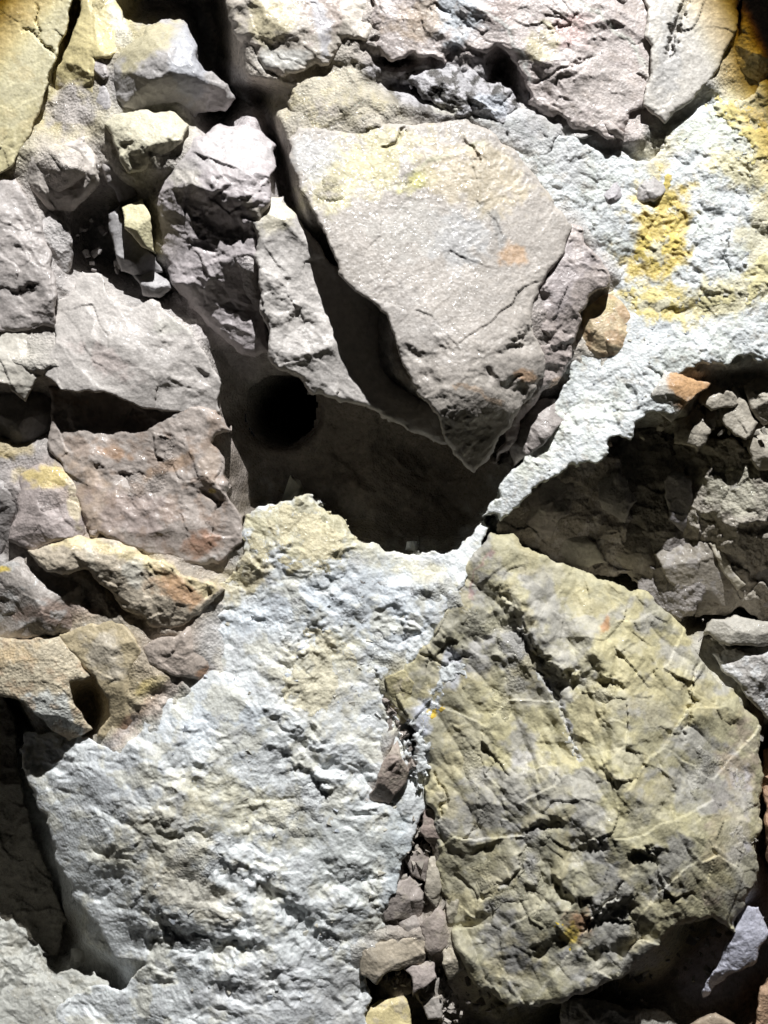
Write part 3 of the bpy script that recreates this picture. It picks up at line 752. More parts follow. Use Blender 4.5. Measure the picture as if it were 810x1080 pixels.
for poly, lab, h0, h1, colr in (
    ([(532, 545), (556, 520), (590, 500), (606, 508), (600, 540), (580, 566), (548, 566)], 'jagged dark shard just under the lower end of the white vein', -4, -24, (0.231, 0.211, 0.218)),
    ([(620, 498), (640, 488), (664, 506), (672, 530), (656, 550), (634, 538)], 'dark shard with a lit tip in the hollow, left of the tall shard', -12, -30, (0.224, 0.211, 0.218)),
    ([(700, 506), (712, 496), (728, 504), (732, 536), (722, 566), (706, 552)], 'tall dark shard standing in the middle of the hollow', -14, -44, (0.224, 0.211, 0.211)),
    ([(752, 506), (774, 492), (800, 490), (806, 516), (796, 536), (770, 542)], 'shard at the right of the hollow, light painted into its pale colour', -20, -26, (.44, .42, .37)),  # lit patch put into this shard's paler colour
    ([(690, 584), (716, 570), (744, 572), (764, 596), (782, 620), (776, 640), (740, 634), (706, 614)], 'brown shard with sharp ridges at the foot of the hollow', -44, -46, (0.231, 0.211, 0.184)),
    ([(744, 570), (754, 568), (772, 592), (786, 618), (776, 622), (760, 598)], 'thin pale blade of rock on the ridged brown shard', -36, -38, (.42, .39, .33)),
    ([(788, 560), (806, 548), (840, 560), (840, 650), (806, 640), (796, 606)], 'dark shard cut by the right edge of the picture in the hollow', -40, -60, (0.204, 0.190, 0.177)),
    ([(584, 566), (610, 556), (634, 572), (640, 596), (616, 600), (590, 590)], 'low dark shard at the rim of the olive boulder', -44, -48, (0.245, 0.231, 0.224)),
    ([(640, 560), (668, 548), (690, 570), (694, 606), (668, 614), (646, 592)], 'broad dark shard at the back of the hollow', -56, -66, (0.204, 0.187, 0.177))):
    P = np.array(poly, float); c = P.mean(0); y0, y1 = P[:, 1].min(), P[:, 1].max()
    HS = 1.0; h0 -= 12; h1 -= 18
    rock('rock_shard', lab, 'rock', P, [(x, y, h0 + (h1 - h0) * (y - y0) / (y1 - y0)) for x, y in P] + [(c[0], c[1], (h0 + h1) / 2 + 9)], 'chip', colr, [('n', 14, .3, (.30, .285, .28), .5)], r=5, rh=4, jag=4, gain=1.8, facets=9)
    HS = .74
rock('rock', 'pale grey stone at the right edge above the olive boulder', 'rock',
     [(742, 668), (752, 654), (776, 650), (802, 654), (830, 660), (830, 676), (800, 680), (772, 682)], [(742, 668, -8), (780, 652, -4), (830, 664, -2), (775, 680, 8)], 'chip', (.42, .40, .36), r=7)
rock('rock', 'speckled white rubble stone at the right edge beside the olive boulder', 'rock',
     [(752, 690), (778, 684), (800, 690), (836, 684), (836, 770), (812, 764), (796, 742), (776, 722), (762, 708)], [(752, 692, -16), (800, 690, -8), (836, 690, -8), (836, 768, -2), (776, 718, -6), (800, 735, 2)], 'rough', (.38, .365, .35), [('n', 14, .15, (.60, .60, .60), .8)], r=9)
# ================================================================== lower right: the olive boulder
ol = rock('boulder', 'large olive green boulder with wrinkled cracked face at the lower right', 'boulder',
     [(516, 560), (540, 566), (562, 578), (590, 594), (620, 606), (660, 618), (690, 632), (712, 652), (734, 682), (756, 712), (778, 734), (798, 760), (806, 800), (804, 850), (800, 890), (796, 930), (782, 960), (776, 984),
      (752, 964), (724, 972), (700, 990), (676, 1012), (650, 1030), (622, 1046), (596, 1056), (570, 1060), (536, 1064), (512, 1048), (494, 1030), (486, 1006), (476, 980), (464, 940), (456, 910), (462, 880), (450, 850), (446, 826), (456, 800), (440, 776), (420, 752), (408, 730), (412, 712), (432, 700), (452, 672), (470, 640), (488, 602), (502, 576)],
     [(516, 562, 0), (600, 600, 8), (690, 632, 4), (756, 712, -2), (804, 800, -12), (500, 620, 8), (560, 650, 30), (640, 680, 36), (720, 740, 34), (430, 720, 6), (480, 720, 22), (560, 740, 34), (640, 780, 48), (720, 820, 46), (790, 870, 14),
      (460, 820, 18), (540, 840, 46), (640, 880, 60), (740, 900, 54), (470, 930, 24), (540, 960, 54), (640, 980, 60), (720, 960, 52), (500, 1030, 36), (570, 1050, 40), (780, 960, 14)], 'olive', OLIVE,
     [('b', 690, 690, 110, 80, 30, (0.516, 0.473, 0.317), .8), ('b', 570, 760, 90, 70, 20, (0.490, 0.456, 0.317), .7), ('b', 492, 662, 64, 60, 35, OGREY, .95), ('b', 545, 665, 18, 60, -35, OGREY, .9), ('b', 470, 770, 30, 70, 0, OGREY, .6), ('b', 620, 820, 120, 40, 20, (0.499, 0.464, 0.308), .6),
      ('b', 560, 960, 130, 110, 0, (0.378, 0.365, 0.299), .7), ('b', 500, 960, 70, 60, 0, (0.396, 0.374, 0.290), .7), ('b', 560, 1020, 90, 40, -20, OGREY, .8), ('b', 600, 900, 60, 40, 30, OGREY, .7), ('b', 690, 950, 60, 40, -20, (0.430, 0.404, 0.299), .7), ('b', 770, 850, 24, 100, 10, (0.409, 0.353, 0.297), .8), ('b', 778, 870, 14, 60, 5, (0.558, 0.539, 0.552), .8),
      ('l', [(560, 690), (585, 730), (600, 770), (612, 800)], 5, (0.539, 0.539, 0.573), .8), ('b', 612, 975, 20, 16, 40, (0.372, 0.251, 0.174), .9), ('b', 600, 985, 10, 14, 20, SULPH, .8), ('n', 90, .05, (0.384, 0.378, 0.374), .7), ('n', 70, .25, (.46, .42, .29), .6), ('n', 40, .3, (0.533, 0.507, 0.414), .5), ('n', 30, .35, (0.361, 0.344, 0.255), .5),
      ('b', 640, 655, 5, 12, 20, (0.391, 0.223, 0.123), .8), ('l', [(520, 580), (505, 600), (495, 630)], 3, (0.316, 0.205, 0.205), .6), ('b', 450, 750, 14, 26, 30, (0.558, 0.577, 0.635), .9), ('b', 436, 785, 14, 34, -10, (0.558, 0.577, 0.635), .9), ('b', 456, 752, 7, 6, 0, SULPH, .9),
      ('b', 475, 700, 12, 22, 0, (0.539, 0.558, 0.614), .7), ('b', 550, 800, 14, 10, 0, (0.521, 0.512, 0.512), .7)],
     ledges=[([(500, 600), (530, 622), (548, 660), (570, 696), (596, 712), (630, 708), (655, 722), (668, 734)], 14.0, 13.0, 33), ([(470, 660), (510, 665), (545, 690), (580, 720)], -1.8, 5.0, 23), ([(490, 740), (520, 746), (548, 736)], 3.0, 6.6, 18),
             ([(470, 760), (500, 790), (520, 830), (560, 830)], 4.8, 7.2, 26), ([(520, 866), (560, 872), (590, 862), (612, 880), (650, 900), (700, 896), (734, 914)], 9.0, 8.0, 28), ([(450, 905), (490, 900), (540, 880), (566, 884)], 6.6, 7.2, 23),
             ([(566, 890), (580, 920), (600, 945), (640, 960), (690, 930)], 7.8, 9.9, 23), ([(470, 985), (510, 965), (545, 925), (570, 895)], 6.6, 7.2, 18), ([(515, 1008), (550, 1012), (590, 985), (610, 960)], 6.6, 7.2, 18), ([(600, 1010), (640, 1000), (690, 970), (740, 955)], 7.8, 9.9, 23),
             ([(720, 700), (735, 740), (722, 790), (716, 820)], 3.6, 5.0, 15), ([(690, 860), (712, 830), (725, 790)], 3.6, 6.6, 18), ([(650, 690), (668, 670), (686, 650)], 3.0, 3.3, 15), ([(600, 800), (640, 812), (670, 840), (690, 850)], 3.6, 5.0, 20), ([(640, 790), (690, 780), (720, 760)], 3.0, 3.9, 18)],
     cracks=[([(560, 690), (584, 728), (600, 770), (612, 800)], 3, 2), ([(440, 690), (470, 700), (500, 690)], 4, 2), ([(460, 870), (470, 840), (456, 810)], 5, 2), ([(612, 985), (640, 950), (660, 930)], 5, 2), ([(735, 690), (730, 740), (722, 780)], 5, 1.8), ([(500, 950), (540, 930), (560, 890)], 6, 2.2)],
     r=14, rh=14, depth=120, under=1.2, jag=5, margin=9)
rock('quartz_chunk', 'bluish white quartz lump at the bottom right under the olive boulder', 'quartz',
     [(778, 952), (803, 958), (812, 985), (796, 1016), (764, 1034), (744, 1050), (738, 1040), (762, 1012), (772, 984)],
     [(778, 954, -6), (806, 965, -14), (790, 990, 0), (764, 1030, -10), (742, 1046, -20)], 'quartz', (.50, .50, .56), r=10, jag=5, gain=.8)
rock('rock', 'reddish brown rock along the right edge beside the olive boulder', 'rock',
     [(804, 790), (850, 770), (850, 960), (816, 950), (808, 900), (806, 850)], [(804, 800, -30), (850, 780, -20), (850, 950, -20), (812, 940, -30)], 'rough', (.36, .25, .18), r=8)
rock('rock', 'brown rock in the bottom right corner', 'rock',
     [(800, 1040), (850, 1010), (850, 1130), (790, 1130)], [(800, 1040, -20), (850, 1020, -14), (850, 1120, -10), (795, 1120, -10)], 'rough', (.36, .26, .19), r=9)
rock('rock', 'rounded brown stone at the bottom edge under the olive boulder', 'rock',
     [(722, 1086), (738, 1072), (756, 1068), (776, 1078), (784, 1100), (724, 1106)], [(722, 1090, -16), (752, 1070, -14), (782, 1100, -2), (730, 1104, -2)], 'chip', (.36, .30, .24), r=10)
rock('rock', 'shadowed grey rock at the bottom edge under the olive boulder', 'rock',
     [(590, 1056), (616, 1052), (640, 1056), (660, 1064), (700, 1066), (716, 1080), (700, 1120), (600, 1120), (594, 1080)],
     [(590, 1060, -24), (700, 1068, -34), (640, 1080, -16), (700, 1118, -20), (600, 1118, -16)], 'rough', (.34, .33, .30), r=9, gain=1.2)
# ================================================================== lower left: white quartz mass
qm = rock('quartz_mass', 'large white quartz mass with cream top filling the lower left', 'quartz',
     [(252, 548), (272, 536), (300, 524), (326, 527), (348, 536), (368, 554), (386, 570), (410, 576), (440, 588), (466, 582), (490, 566), (514, 544), (524, 560), (508, 580), (490, 608), (474, 640), (456, 676), (436, 700), (412, 714), (404, 732), (420, 760), (436, 800), (452, 820), (448, 856),
      (436, 880), (432, 900), (418, 930), (406, 960), (396, 990), (386, 1010), (386, 1040), (392, 1130), (56, 1130), (58, 1066), (86, 1048), (112, 1040), (138, 1034), (146, 1022), (120, 1002), (90, 962), (72, 940), (62, 906), (52, 876), (40, 850), (26, 820), (16, 790), (34, 774), (70, 772), (104, 786), (126, 790), (160, 756), (186, 726), (214, 716), (222, 690), (224, 652), (232, 622), (250, 600), (258, 570)],
     [(255, 550, -10), (300, 526, -18), (350, 540, -16), (440, 590, -6), (512, 548, -12), (300, 570, 4), (350, 600, 10), (460, 620, 10), (420, 710, 14), (250, 640, 6), (300, 700, 22), (380, 680, 20), (200, 740, 18), (120, 810, 20), (40, 800, -34), (60, 880, -26),
      (150, 860, 34), (260, 800, 34), (360, 800, 32), (430, 830, 18), (92, 950, -22), (120, 900, 22), (200, 940, 42), (300, 900, 38), (380, 900, 30), (160, 1030, -6), (270, 1000, 30), (390, 1000, 12), (150, 1110, 14), (70, 1090, -20), (100, 1060, -26), (260, 1080, 34), (380, 1100, 24)], 'quartz', WHITE,
     [('b', 320, 555, 90, 40, 10, (.52, .49, .36), .95), ('b', 255, 615, 40, 30, 0, (.54, .49, .36), .9), ('b', 430, 600, 60, 14, 10, (.58, .55, .42), .7), ('b', 390, 640, 70, 60, 0, BLUEW, .7), ('b', 290, 640, 60, 26, -15, BLUEW, .8), ('b', 350, 690, 40, 26, 0, (.62, .60, .48), .8),
      ('b', 330, 720, 60, 40, 20, (.60, .58, .50), .7), ('b', 250, 850, 90, 34, 20, (.63, .61, .50), .8), ('b', 170, 880, 50, 60, 60, (.58, .55, .45), .7), ('b', 230, 760, 60, 40, -20, BLUEW, .6), ('b', 130, 820, 60, 40, 0, (.58, .60, .62), .6), ('n', 40, .2, (.66, .64, .54), .5), ('n', 20, .4, (.56, .57, .58), .5),
      ('b', 420, 910, 20, 60, 0, (.54, .58, .60), .7), ('b', 370, 900, 50, 50, 0, (.58, .60, .58), .6), ('b', 200, 940, 60, 30, 30, (.54, .51, .43), .7), ('b', 300, 1050, 100, 40, 0, (.60, .61, .62), .7), ('b', 370, 1050, 30, 40, 0, (.42, .42, .41), .6)],
     ledges=[([(196, 868), (214, 880), (230, 905), (262, 922), (290, 936), (312, 958), (346, 984), (388, 998)], 9, 20, 26), ([(160, 948), (178, 972), (206, 988), (246, 992), (290, 1000)], 8, 18, 22), ([(290, 660), (315, 690), (350, 696)], 4, 6, 18), ([(270, 780), (310, 800), (340, 830), (366, 834)], 6, 10, 22),
             ([(280, 890), (310, 878), (345, 874)], 4, 5, 16), ([(120, 770), (150, 810), (190, 820)], 4, 5, 16), ([(400, 600), (420, 640), (410, 700), (440, 690)], 3, 5, 14), ([(90, 850), (110, 880), (130, 920), (128, 950)], 5, 8, 16), ([(200, 1030), (250, 1040), (300, 1024), (330, 1036)], 4, 7, 16), ([(224, 612), (280, 640), (330, 626), (370, 600)], -3, 3, 12)],
     cracks=[([(405, 735), (415, 760), (428, 790), (440, 810)], 10, 3), ([(388, 690), (400, 720), (408, 745)], 5, 2)],
     r=12, rh=5, depth=110, under=.8, jag=7, margin=9)
ql = rock('quartz_ledge', 'lower ledge of dull white quartz crystals at the bottom left corner', 'quartz',
     [(-50, 960), (0, 966), (24, 978), (40, 1006), (60, 1030), (80, 1014), (104, 1030), (130, 1050), (168, 1060), (180, 1130), (-50, 1130)],
     [(-50, 970, -58), (20, 980, -56), (100, 1040, -40), (0, 1060, -34), (80, 1080, -26), (170, 1070, -14), (-50, 1120, -14), (160, 1120, -4)], 'quartz', (.46, .46, .43), [('n', 24, .2, (.38, .37, .33), .7)], r=8, jag=9, gain=1.2)
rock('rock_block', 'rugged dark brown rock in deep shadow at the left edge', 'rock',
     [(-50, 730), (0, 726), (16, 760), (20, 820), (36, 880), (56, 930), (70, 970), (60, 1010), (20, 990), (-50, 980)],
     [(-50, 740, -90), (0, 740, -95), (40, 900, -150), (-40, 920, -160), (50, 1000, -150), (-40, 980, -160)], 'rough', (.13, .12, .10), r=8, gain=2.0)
# ================================================================== left: lavender plates and brown stained rocks
rock('rock_block', 'lavender grey rock at the left edge under the cream corner slab', 'rock',
     [(-50, 196), (0, 184), (16, 186), (30, 212), (46, 240), (54, 276), (62, 312), (58, 346), (30, 347), (0, 350), (-50, 354)],
     [(-50, 200, -10), (10, 190, -6), (40, 230, 0), (0, 270, 14), (56, 290, 4), (20, 340, 12), (-50, 350, 12)], 'pale', (0.399, 0.370, 0.355), r=10,
     ledges=[([(-20, 262), (15, 256), (40, 268)], 4, 6, 18), ([(-20, 300), (20, 306), (50, 296)], 4, 7, 18)])
rock('rock_chip', 'jumble of pale flakes wedged left of the dark crevice', 'rock chip',
     [(32, 214), (56, 224), (72, 236), (78, 262), (76, 286), (60, 300), (50, 270), (40, 240)], [(32, 216, -10), (72, 240, -10), (76, 280, -6), (50, 270, 0), (60, 296, 0)], 'rough', (.42, .40, .39), r=8)
rock('rock_block', 'pale cream plate with a sharp lower edge at the left edge', 'rock',
     [(-50, 352), (0, 348), (22, 343), (52, 341), (60, 365), (50, 394), (37, 403), (26, 425), (7, 406), (-50, 396)],
     [(-50, 354, 4), (50, 344, 6), (10, 375, 16), (45, 390, 22), (26, 420, 24), (-50, 394, 18)], 'pale', (.50, .475, .43), r=5, rh=4)
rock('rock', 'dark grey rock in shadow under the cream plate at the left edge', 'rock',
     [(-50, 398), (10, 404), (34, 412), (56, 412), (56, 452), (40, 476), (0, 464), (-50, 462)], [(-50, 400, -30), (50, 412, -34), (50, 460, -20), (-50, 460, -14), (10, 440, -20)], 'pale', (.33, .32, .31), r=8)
rock('rock_slab', 'broad lavender plate left of the drill hole with a scalloped lower edge', 'rock slab',
     [(58, 318), (78, 304), (88, 287), (107, 290), (116, 316), (137, 324), (163, 316), (182, 330), (202, 346), (219, 376), (232, 406), (232, 436), (207, 442), (186, 438), (163, 432), (148, 432), (130, 421), (115, 414), (85, 412), (59, 410), (48, 394), (57, 365)],
     [(60, 320, -2), (95, 290, -2), (160, 320, -4), (205, 350, -8), (232, 410, -10), (120, 360, 16), (60, 400, 18), (115, 412, 18), (160, 428, 8), (200, 420, -6), (228, 436, -16)], 'pale', (0.489, 0.462, 0.439),
     [('b', 110, 380, 40, 14, 30, (0.499, 0.441, 0.418), .7), ('b', 182, 345, 20, 10, 0, (0.562, 0.546, 0.500), .6)],
     ledges=[([(160, 352), (182, 342), (204, 352)], 4, 4, 12), ([(150, 366), (190, 362), (214, 376)], 2, 4, 12), ([(170, 384), (200, 384), (224, 398)], 2, 4, 10), ([(150, 402), (190, 406), (226, 420)], 2, 4, 12)], r=5, rh=4, gain=.55, jag=4)
rock('rock_slab', 'grey brown slab below the lavender plate, rusty patches along its right edge', 'rock slab',
     [(52, 406), (115, 410), (160, 426), (228, 430), (242, 452), (228, 470), (238, 500), (244, 506), (240, 526), (258, 544), (256, 570), (240, 592), (204, 598), (160, 584), (130, 572), (95, 562), (78, 524), (52, 474)],
     [(52, 410, -10), (115, 412, -10), (200, 430, -10), (240, 455, -14), (80, 460, -2), (150, 480, 6), (220, 500, -2), (100, 530, 8), (180, 560, 12), (250, 560, -2), (150, 580, 12)], 'pale', (0.362, 0.325, 0.299),
     [('b', 90, 540, 60, 50, 20, (0.446, 0.354, 0.280), .6), ('b', 120, 478, 20, 7, 10, (0.354, 0.250, 0.184), .9), ('b', 180, 490, 34, 9, -25, (0.338, 0.250, 0.187), .8), ('b', 222, 480, 12, 40, 5, (0.402, 0.338, 0.287), .7), ('b', 215, 575, 20, 22, 0, (0.306, 0.201, 0.152), .9), ('b', 140, 545, 50, 30, 20, (0.322, 0.274, 0.255), .8), ('n', 24, .3, (0.290, 0.225, 0.184), .5), ('b', 224, 518, 5, 3, 0, SULPH, .8), ('b', 220, 590, 8, 24, 60, (0.467, 0.459, 0.439), .6)],
     ledges=[([(95, 485), (115, 500), (140, 498), (170, 510)], 5, 8, 14), ([(205, 515), (230, 522), (248, 540)], 4, 6, 12), ([(95, 530), (130, 545), (170, 540)], 3, 4, 14)], r=8, rh=8, jag=5)
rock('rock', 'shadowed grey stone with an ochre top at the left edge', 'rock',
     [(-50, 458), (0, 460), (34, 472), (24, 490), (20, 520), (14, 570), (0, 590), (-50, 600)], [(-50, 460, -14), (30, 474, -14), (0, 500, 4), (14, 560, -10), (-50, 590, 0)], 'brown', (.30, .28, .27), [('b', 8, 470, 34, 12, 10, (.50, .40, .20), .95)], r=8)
rock('rock_block', 'mauve grey stone with a yellow crusted top left of the long wedge', 'rock',
     [(22, 500), (40, 486), (74, 494), (84, 520), (90, 552), (88, 572), (60, 574), (36, 584), (10, 570), (18, 535)],
     [(22, 500, -4), (72, 496, 0), (50, 530, 14), (86, 560, 16), (36, 580, 14), (12, 570, 4)], 'brown', (.40, .355, .34), [('b', 50, 502, 30, 14, 8, (.60, .50, .28), .95), ('b', 78, 530, 8, 30, -10, (.54, .48, .36), .8)], r=8, gain=.7)
rock('rock', 'pinkish pebble at the upper end of the long wedge rock', 'rock',
     [(92, 556), (104, 552), (110, 560), (102, 568), (94, 566)], [(92, 556, 16), (108, 556, 16), (102, 568, 22)], 'chip', (.46, .40, .36), r=5, gain=.4)
rock('rock_block', 'long wedge shaped rock with a cream ridge and rusty side', 'rock',
     [(28, 580), (60, 572), (85, 564), (104, 566), (155, 584), (195, 602), (236, 618), (226, 638), (200, 650), (181, 664), (155, 656), (122, 638), (104, 612), (89, 604), (63, 604), (41, 594)],
     [(28, 582, 12), (85, 566, 10), (155, 586, 14), (232, 622, 8), (120, 595, 30), (180, 625, 36), (65, 592, 24), (180, 662, 14), (110, 620, 14), (210, 645, 22)], 'brown', (0.495, 0.443, 0.367),
     [('l', [(60, 570), (100, 572), (150, 590), (220, 622)], 12, (0.605, 0.529, 0.367), .9), ('b', 185, 622, 34, 16, 25, (0.440, 0.302, 0.204), .9), ('b', 140, 605, 14, 14, 0, (0.572, 0.562, 0.510), .7), ('l', [(88, 570), (96, 595), (112, 618)], 5, (0.594, 0.551, 0.469), .7)],
     ledges=[([(40, 590), (70, 586), (95, 598), (112, 622), (150, 652)], 5, 6, 14)], r=9, rh=10, jag=5)
rock('rock_block', 'lumpy grey rock below the wedge at the left edge', 'rock',
     [(-50, 604), (0, 598), (24, 582), (44, 588), (64, 596), (94, 602), (112, 626), (122, 650), (108, 662), (74, 668), (33, 674), (-50, 676)],
     [(-50, 606, -6), (26, 588, -4), (90, 606, -6), (30, 640, 14), (80, 645, 8), (118, 652, 0), (30, 670, 8), (-50, 670, 12)], 'brown', (.40, .37, .345), [('b', 60, 645, 50, 16, 0, (.33, .25, .21), .7), ('b', 5, 600, 8, 4, 0, SULPH, .9), ('n', 20, .35, (.48, .48, .47), .6)], r=9, gain=1.2)
rock('rock', 'dark gap filling stone between the lumpy rock and the wedge', 'rock',
     [(104, 618), (136, 636), (164, 652), (186, 660), (156, 684), (132, 670), (114, 656)], [(108, 624, -4), (170, 656, 2), (150, 680, 6), (120, 658, 0)], 'brown', (.32, .29, .26), r=7)
rock('rock', 'smooth triangular brown stone sitting against the white quartz', 'rock',
     [(148, 680), (166, 672), (186, 670), (204, 654), (220, 642), (226, 685), (224, 707), (212, 719), (185, 712), (155, 702)],
     [(148, 680, 14), (190, 670, 22), (220, 645, 14), (200, 690, 26), (224, 700, 18), (212, 717, 18), (160, 700, 18)], 'brown', (.42, .37, .33), [('b', 215, 712, 12, 8, -40, (.40, .26, .18), .8)], ledges=[([(166, 690), (180, 694), (190, 676)], 4, 5, 12)], r=8, gain=.6)
rock('rock_block', 'cream and rust banded rock slanting down above the black pit', 'rock',
     [(60, 668), (118, 652), (138, 664), (150, 690), (156, 706), (168, 714), (190, 722), (160, 754), (124, 788), (102, 776), (116, 754), (108, 730), (98, 712), (84, 700)],
     [(62, 670, -2), (118, 656, 4), (140, 690, 20), (100, 700, 8), (150, 725, 26), (185, 724, 18), (122, 784, 18), (112, 750, 10)], 'brown', (.46, .40, .29),
     [('l', [(185, 722), (158, 748), (120, 785)], 13, (.40, .26, .16), .9), ('b', 160, 722, 22, 8, -30, (.56, .47, .24), .8), ('b', 110, 690, 26, 20, 40, (.46, .43, .38), .7), ('l', [(140, 760), (112, 786)], 9, (.26, .19, .15), .9)],
     ledges=[([(188, 726), (160, 748), (128, 778)], 0, -6, 10)], r=7, gain=.8)
rock('rock_block', 'crumbly cream rock at the left edge above the shadowed recess', 'rock',
     [(-50, 676), (0, 672), (36, 674), (66, 668), (86, 700), (96, 716), (74, 722), (80, 742), (98, 770), (72, 782), (50, 766), (26, 742), (0, 734), (-50, 732)],
     [(-50, 678, -2), (60, 672, 2), (20, 700, 14), (86, 708, 10), (60, 740, 16), (20, 736, 14), (86, 770, 2), (-50, 728, 14)], 'rough', (0.517, 0.464, 0.367), [('b', 55, 755, 34, 24, 30, (0.594, 0.605, 0.581), .9), ('b', 10, 690, 30, 14, 0, (0.550, 0.432, 0.286), .7), ('n', 20, .3, (0.440, 0.346, 0.255), .6)], r=8, gain=.7)
# ================================================================== fracture zone between quartz and olive boulder: loose chips
CH = [
    ([(418, 787), (427, 813), (412, 844), (396, 851), (393, 835), (405, 808)], (.33, .285, .255), 'long brown chip lying on the white quartz beside the crack', 40, 24),
    ([(408, 720), (424, 712), (440, 728), (436, 752), (424, 762), (412, 744)], (.37, .34, .23), 'small olive chip at the head of the black crack', 22, 10),
    ([(402, 950), (416, 934), (432, 924), (446, 943), (438, 967), (407, 968)], (.31, .28, .26), 'white dusted grey chip above the brown stone cluster', 14, 16),
    ([(448, 854), (476, 856), (476, 878), (460, 904), (448, 878)], (.32, .27, .245), 'mauve brown chip at the left edge of the olive boulder', 14, 20),
    ([(430, 904), (446, 890), (456, 916), (448, 930), (434, 922)], (.30, .27, .25), 'grey splinter in the crack beside the quartz', 4, 8),
    ([(385, 1006), (400, 995), (444, 990), (442, 1018), (408, 1025), (400, 1036), (385, 1024)], (.38, .34, .28), 'broad tan chip on the cluster under the quartz corner', 18, 34),
    ([(444, 976), (464, 956), (476, 996), (454, 1004)], (.31, .275, .25), 'mauve upright chip in the middle of the brown cluster', 14, 24),
    ([(450, 910), (460, 904), (466, 934), (460, 958), (450, 940)], (.34, .315, .27), 'tall thin grey splinter against the olive boulder', 8, 20),
    ([(430, 1024), (456, 1012), (460, 1032), (438, 1048)], (.38, .34, .32), 'pinkish chip below the tan chip', 14, 24),
    ([(466, 1000), (486, 986), (490, 1020), (474, 1032)], (.36, .33, .27), 'grey tan chip at the lower left foot of the olive boulder', 20, 28),
    ([(446, 1058), (468, 1046), (468, 1074), (452, 1074)], (.30, .28, .26), 'small dark cube of stone at the bottom of the cluster', 0, 6),
    ([(385, 1070), (400, 1060), (424, 1054), (432, 1076), (436, 1120), (385, 1120)], (.50, .44, .28), 'yellowish stone at the bottom edge under the chip cluster', 4, 18),
    ([(398, 972), (418, 966), (426, 984), (416, 996), (400, 992)], (.27, .245, .225), 'dark chip tucked above the broad tan chip', 4, 14),
    ([(420, 968), (440, 966), (446, 984), (430, 992)], (.31, .285, .265), 'square grey chip right of the dark chip', 6, 18),
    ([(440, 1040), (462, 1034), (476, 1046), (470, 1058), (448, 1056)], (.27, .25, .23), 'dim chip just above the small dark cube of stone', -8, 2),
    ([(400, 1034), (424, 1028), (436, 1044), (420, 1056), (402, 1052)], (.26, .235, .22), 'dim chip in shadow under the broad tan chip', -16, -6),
    ([(470, 940), (484, 936), (484, 968), (474, 972)], (.31, .29, .24), 'narrow chip between the thin splinter and the boulder foot', 8, 20),
]
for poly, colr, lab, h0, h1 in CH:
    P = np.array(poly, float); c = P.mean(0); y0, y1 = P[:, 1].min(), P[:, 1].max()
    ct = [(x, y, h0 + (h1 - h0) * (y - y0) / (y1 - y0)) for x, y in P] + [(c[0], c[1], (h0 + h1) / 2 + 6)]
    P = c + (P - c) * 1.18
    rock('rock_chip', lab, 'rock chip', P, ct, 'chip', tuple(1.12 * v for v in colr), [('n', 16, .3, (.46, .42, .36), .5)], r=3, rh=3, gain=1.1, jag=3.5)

crust(ol, 'quartz_streak', [(556, 688), (566, 690), (586, 722), (600, 756), (612, 800), (606, 806), (594, 776), (580, 736)], (.58, .58, .55), lift=1.0, gain=.3, material=M['sugar'], label='white quartz streak down the middle of the boulder')
crust(ol, 'quartz_streak', [(462, 700), (480, 690), (486, 712), (466, 736), (446, 760), (452, 790), (440, 830), (432, 800), (436, 770), (450, 740)], (.62, .64, .64), lift=1.2, gain=.3, material=M['sugar'], label='white quartz patch on the left edge of the boulder')
crust(ol, 'quartz_streak', [(770, 800), (786, 806), (792, 850), (786, 910), (774, 900), (770, 850)], (.55, .52, .46), lift=.8, gain=.3, material=M['sugar'], label='pale streak along the right edge of the boulder')
crust(ol, 'yellow_crust', [(594, 968), (606, 970), (612, 984), (604, 998), (596, 1000), (590, 986)], (.58, .45, .12), lift=.8, gain=.3, label='yellow patch low on the boulder')
crust(ol, 'yellow_crust', [(446, 748), (462, 744), (466, 754), (454, 762)], (.56, .42, .14), lift=1.2, gain=.3, label='small ochre patch on the white quartz')
crust(qm, 'cream_crust', [(262, 552), (300, 532), (346, 542), (372, 572), (400, 590), (380, 604), (330, 612), (300, 622), (262, 624), (236, 616), (262, 590)], (.56, .52, .39), lift=.6, gain=.3, material=M['sugar'], label='cream coating on the top of the mass')
crust(qm, 'cream_crust', [(320, 660), (352, 664), (378, 690), (392, 730), (360, 760), (310, 748), (290, 716), (330, 700)], (.62, .59, .48), lift=.3, gain=.3, material=M['sugar'], label='cream patch in the middle of the mass')
# crystals standing out of the quartz
WH = [(.60, .63, .65), (.66, .67, .66), (.56, .60, .65), (.62, .60, .52), (.64, .66, .68), (.58, .60, .60), (.60, .57, .48), (.55, .58, .62)]
crystals(qm, 'crystal', [(150, 800), (200, 740), (240, 650), (400, 610), (460, 620), (400, 720), (420, 800), (420, 900), (380, 980), (350, 1075), (200, 1075), (170, 980), (140, 900)], 150, 2.5, 6.5, WH, 71, .7, .85)
crystals(qz, 'crystal', [(700, 150), (800, 110), (808, 370), (740, 375), (690, 430), (620, 480), (560, 510), (620, 400), (640, 340), (720, 300), (720, 200)], 120, 2, 5, WH, 72, .7, .8)
crystals(ql, 'crystal', [(0, 985), (30, 1000), (100, 1045), (150, 1075), (0, 1078)], 60, 2.5, 5, [(.44, .45, .42), (.38, .38, .33), (.50, .50, .49)], 73, .8, .9)


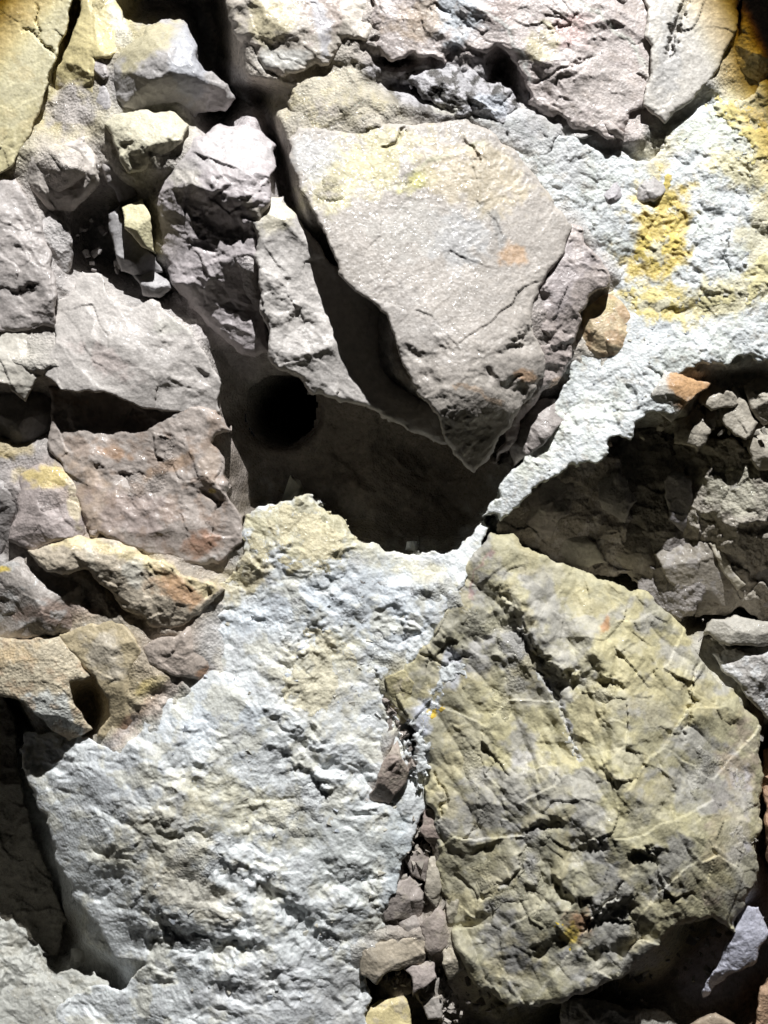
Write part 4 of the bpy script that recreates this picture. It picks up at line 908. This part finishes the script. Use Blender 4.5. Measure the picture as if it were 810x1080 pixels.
def rubble():
    """crumbs of stone lying in the cracks, too many and too small to count"""
    rs = np.random.RandomState(5)
    VV, FF, CC = [], [], []
    base = np.array([(-1, -1, -1), (1, -1, -1), (1, 1, -1), (-1, 1, -1), (-1, -1, 1), (1, -1, 1), (1, 1, 1), (-1, 1, 1)], float)
    fc = np.array([(0, 3, 2, 1), (4, 5, 6, 7), (0, 1, 5, 4), (1, 2, 6, 5), (2, 3, 7, 6), (3, 0, 4, 7)])
    lines = [([(405, 730), (420, 770), (440, 820)], 40, 5, 4, (.34, .30, .27)), ([(440, 860), (440, 900), (452, 950), (470, 1010)], 90, 12, 2, (.33, .30, .26)), ([(395, 1000), (430, 1030), (470, 1050), (500, 1050)], 110, 16, -4, (.32, .29, .26)),
             ([(740, 660), (790, 720), (806, 780)], 24, 8, -26, (.36, .34, .31)), ([(440, 90), (500, 110), (560, 130)], 60, 14, -20, (.42, .41, .42)), ([(700, 440), (760, 440), (810, 450)], 50, 14, -18, (.38, .35, .30)), ([(90, 235), (120, 290), (170, 310)], 24, 12, -44, (.30, .28, .27)),
             ([(600, 1050), (680, 1030), (760, 1000)], 60, 12, -40, (.30, .28, .25))]
    k = 0
    for pts, n, sp, h, col in lines:
        P = np.array(pts, float)
        L = np.r_[0, np.cumsum(np.linalg.norm(np.diff(P, axis=0), axis=1))]
        for _ in range(n):
            t = rs.uniform(0, L[-1])
            x = np.interp(t, L, P[:, 0]) + rs.normal(0, sp); y = np.interp(t, L, P[:, 1]) + rs.normal(0, sp)
            c = W(np.array(x), np.array(y), np.array(h + rs.normal(0, 4)))
            sz = rs.uniform(1.5, 5) * S * rs.uniform(.5, 1.2, 3)
            A = np.linalg.qr(rs.normal(size=(3, 3)))[0]
            v = (base * rs.uniform(.2, 1.2, (8, 3)) * sz * np.array([1.3, 1, .6])) @ A + c
            VV.append(v); FF.append(fc + 8 * k); CC.append(np.tile(np.array(col) * rs.uniform(.8, 1.25), (8, 1))); k += 1
    o = raw_mesh('rubble', np.concatenate(VV), np.concatenate(FF), np.concatenate(CC), M['chip'])
    for p in o.data.polygons:
        p.use_smooth = False
    o['kind'] = 'stuff'; o['label'] = 'crumbs of broken stone lodged in the cracks'; o['category'] = 'rubble'


rubble()
build_wall()
print('script', round(time.time() - T0, 1), 's; tris', sum(len(o.data.polygons) for o in sc.objects if o.type == 'MESH') * 2)
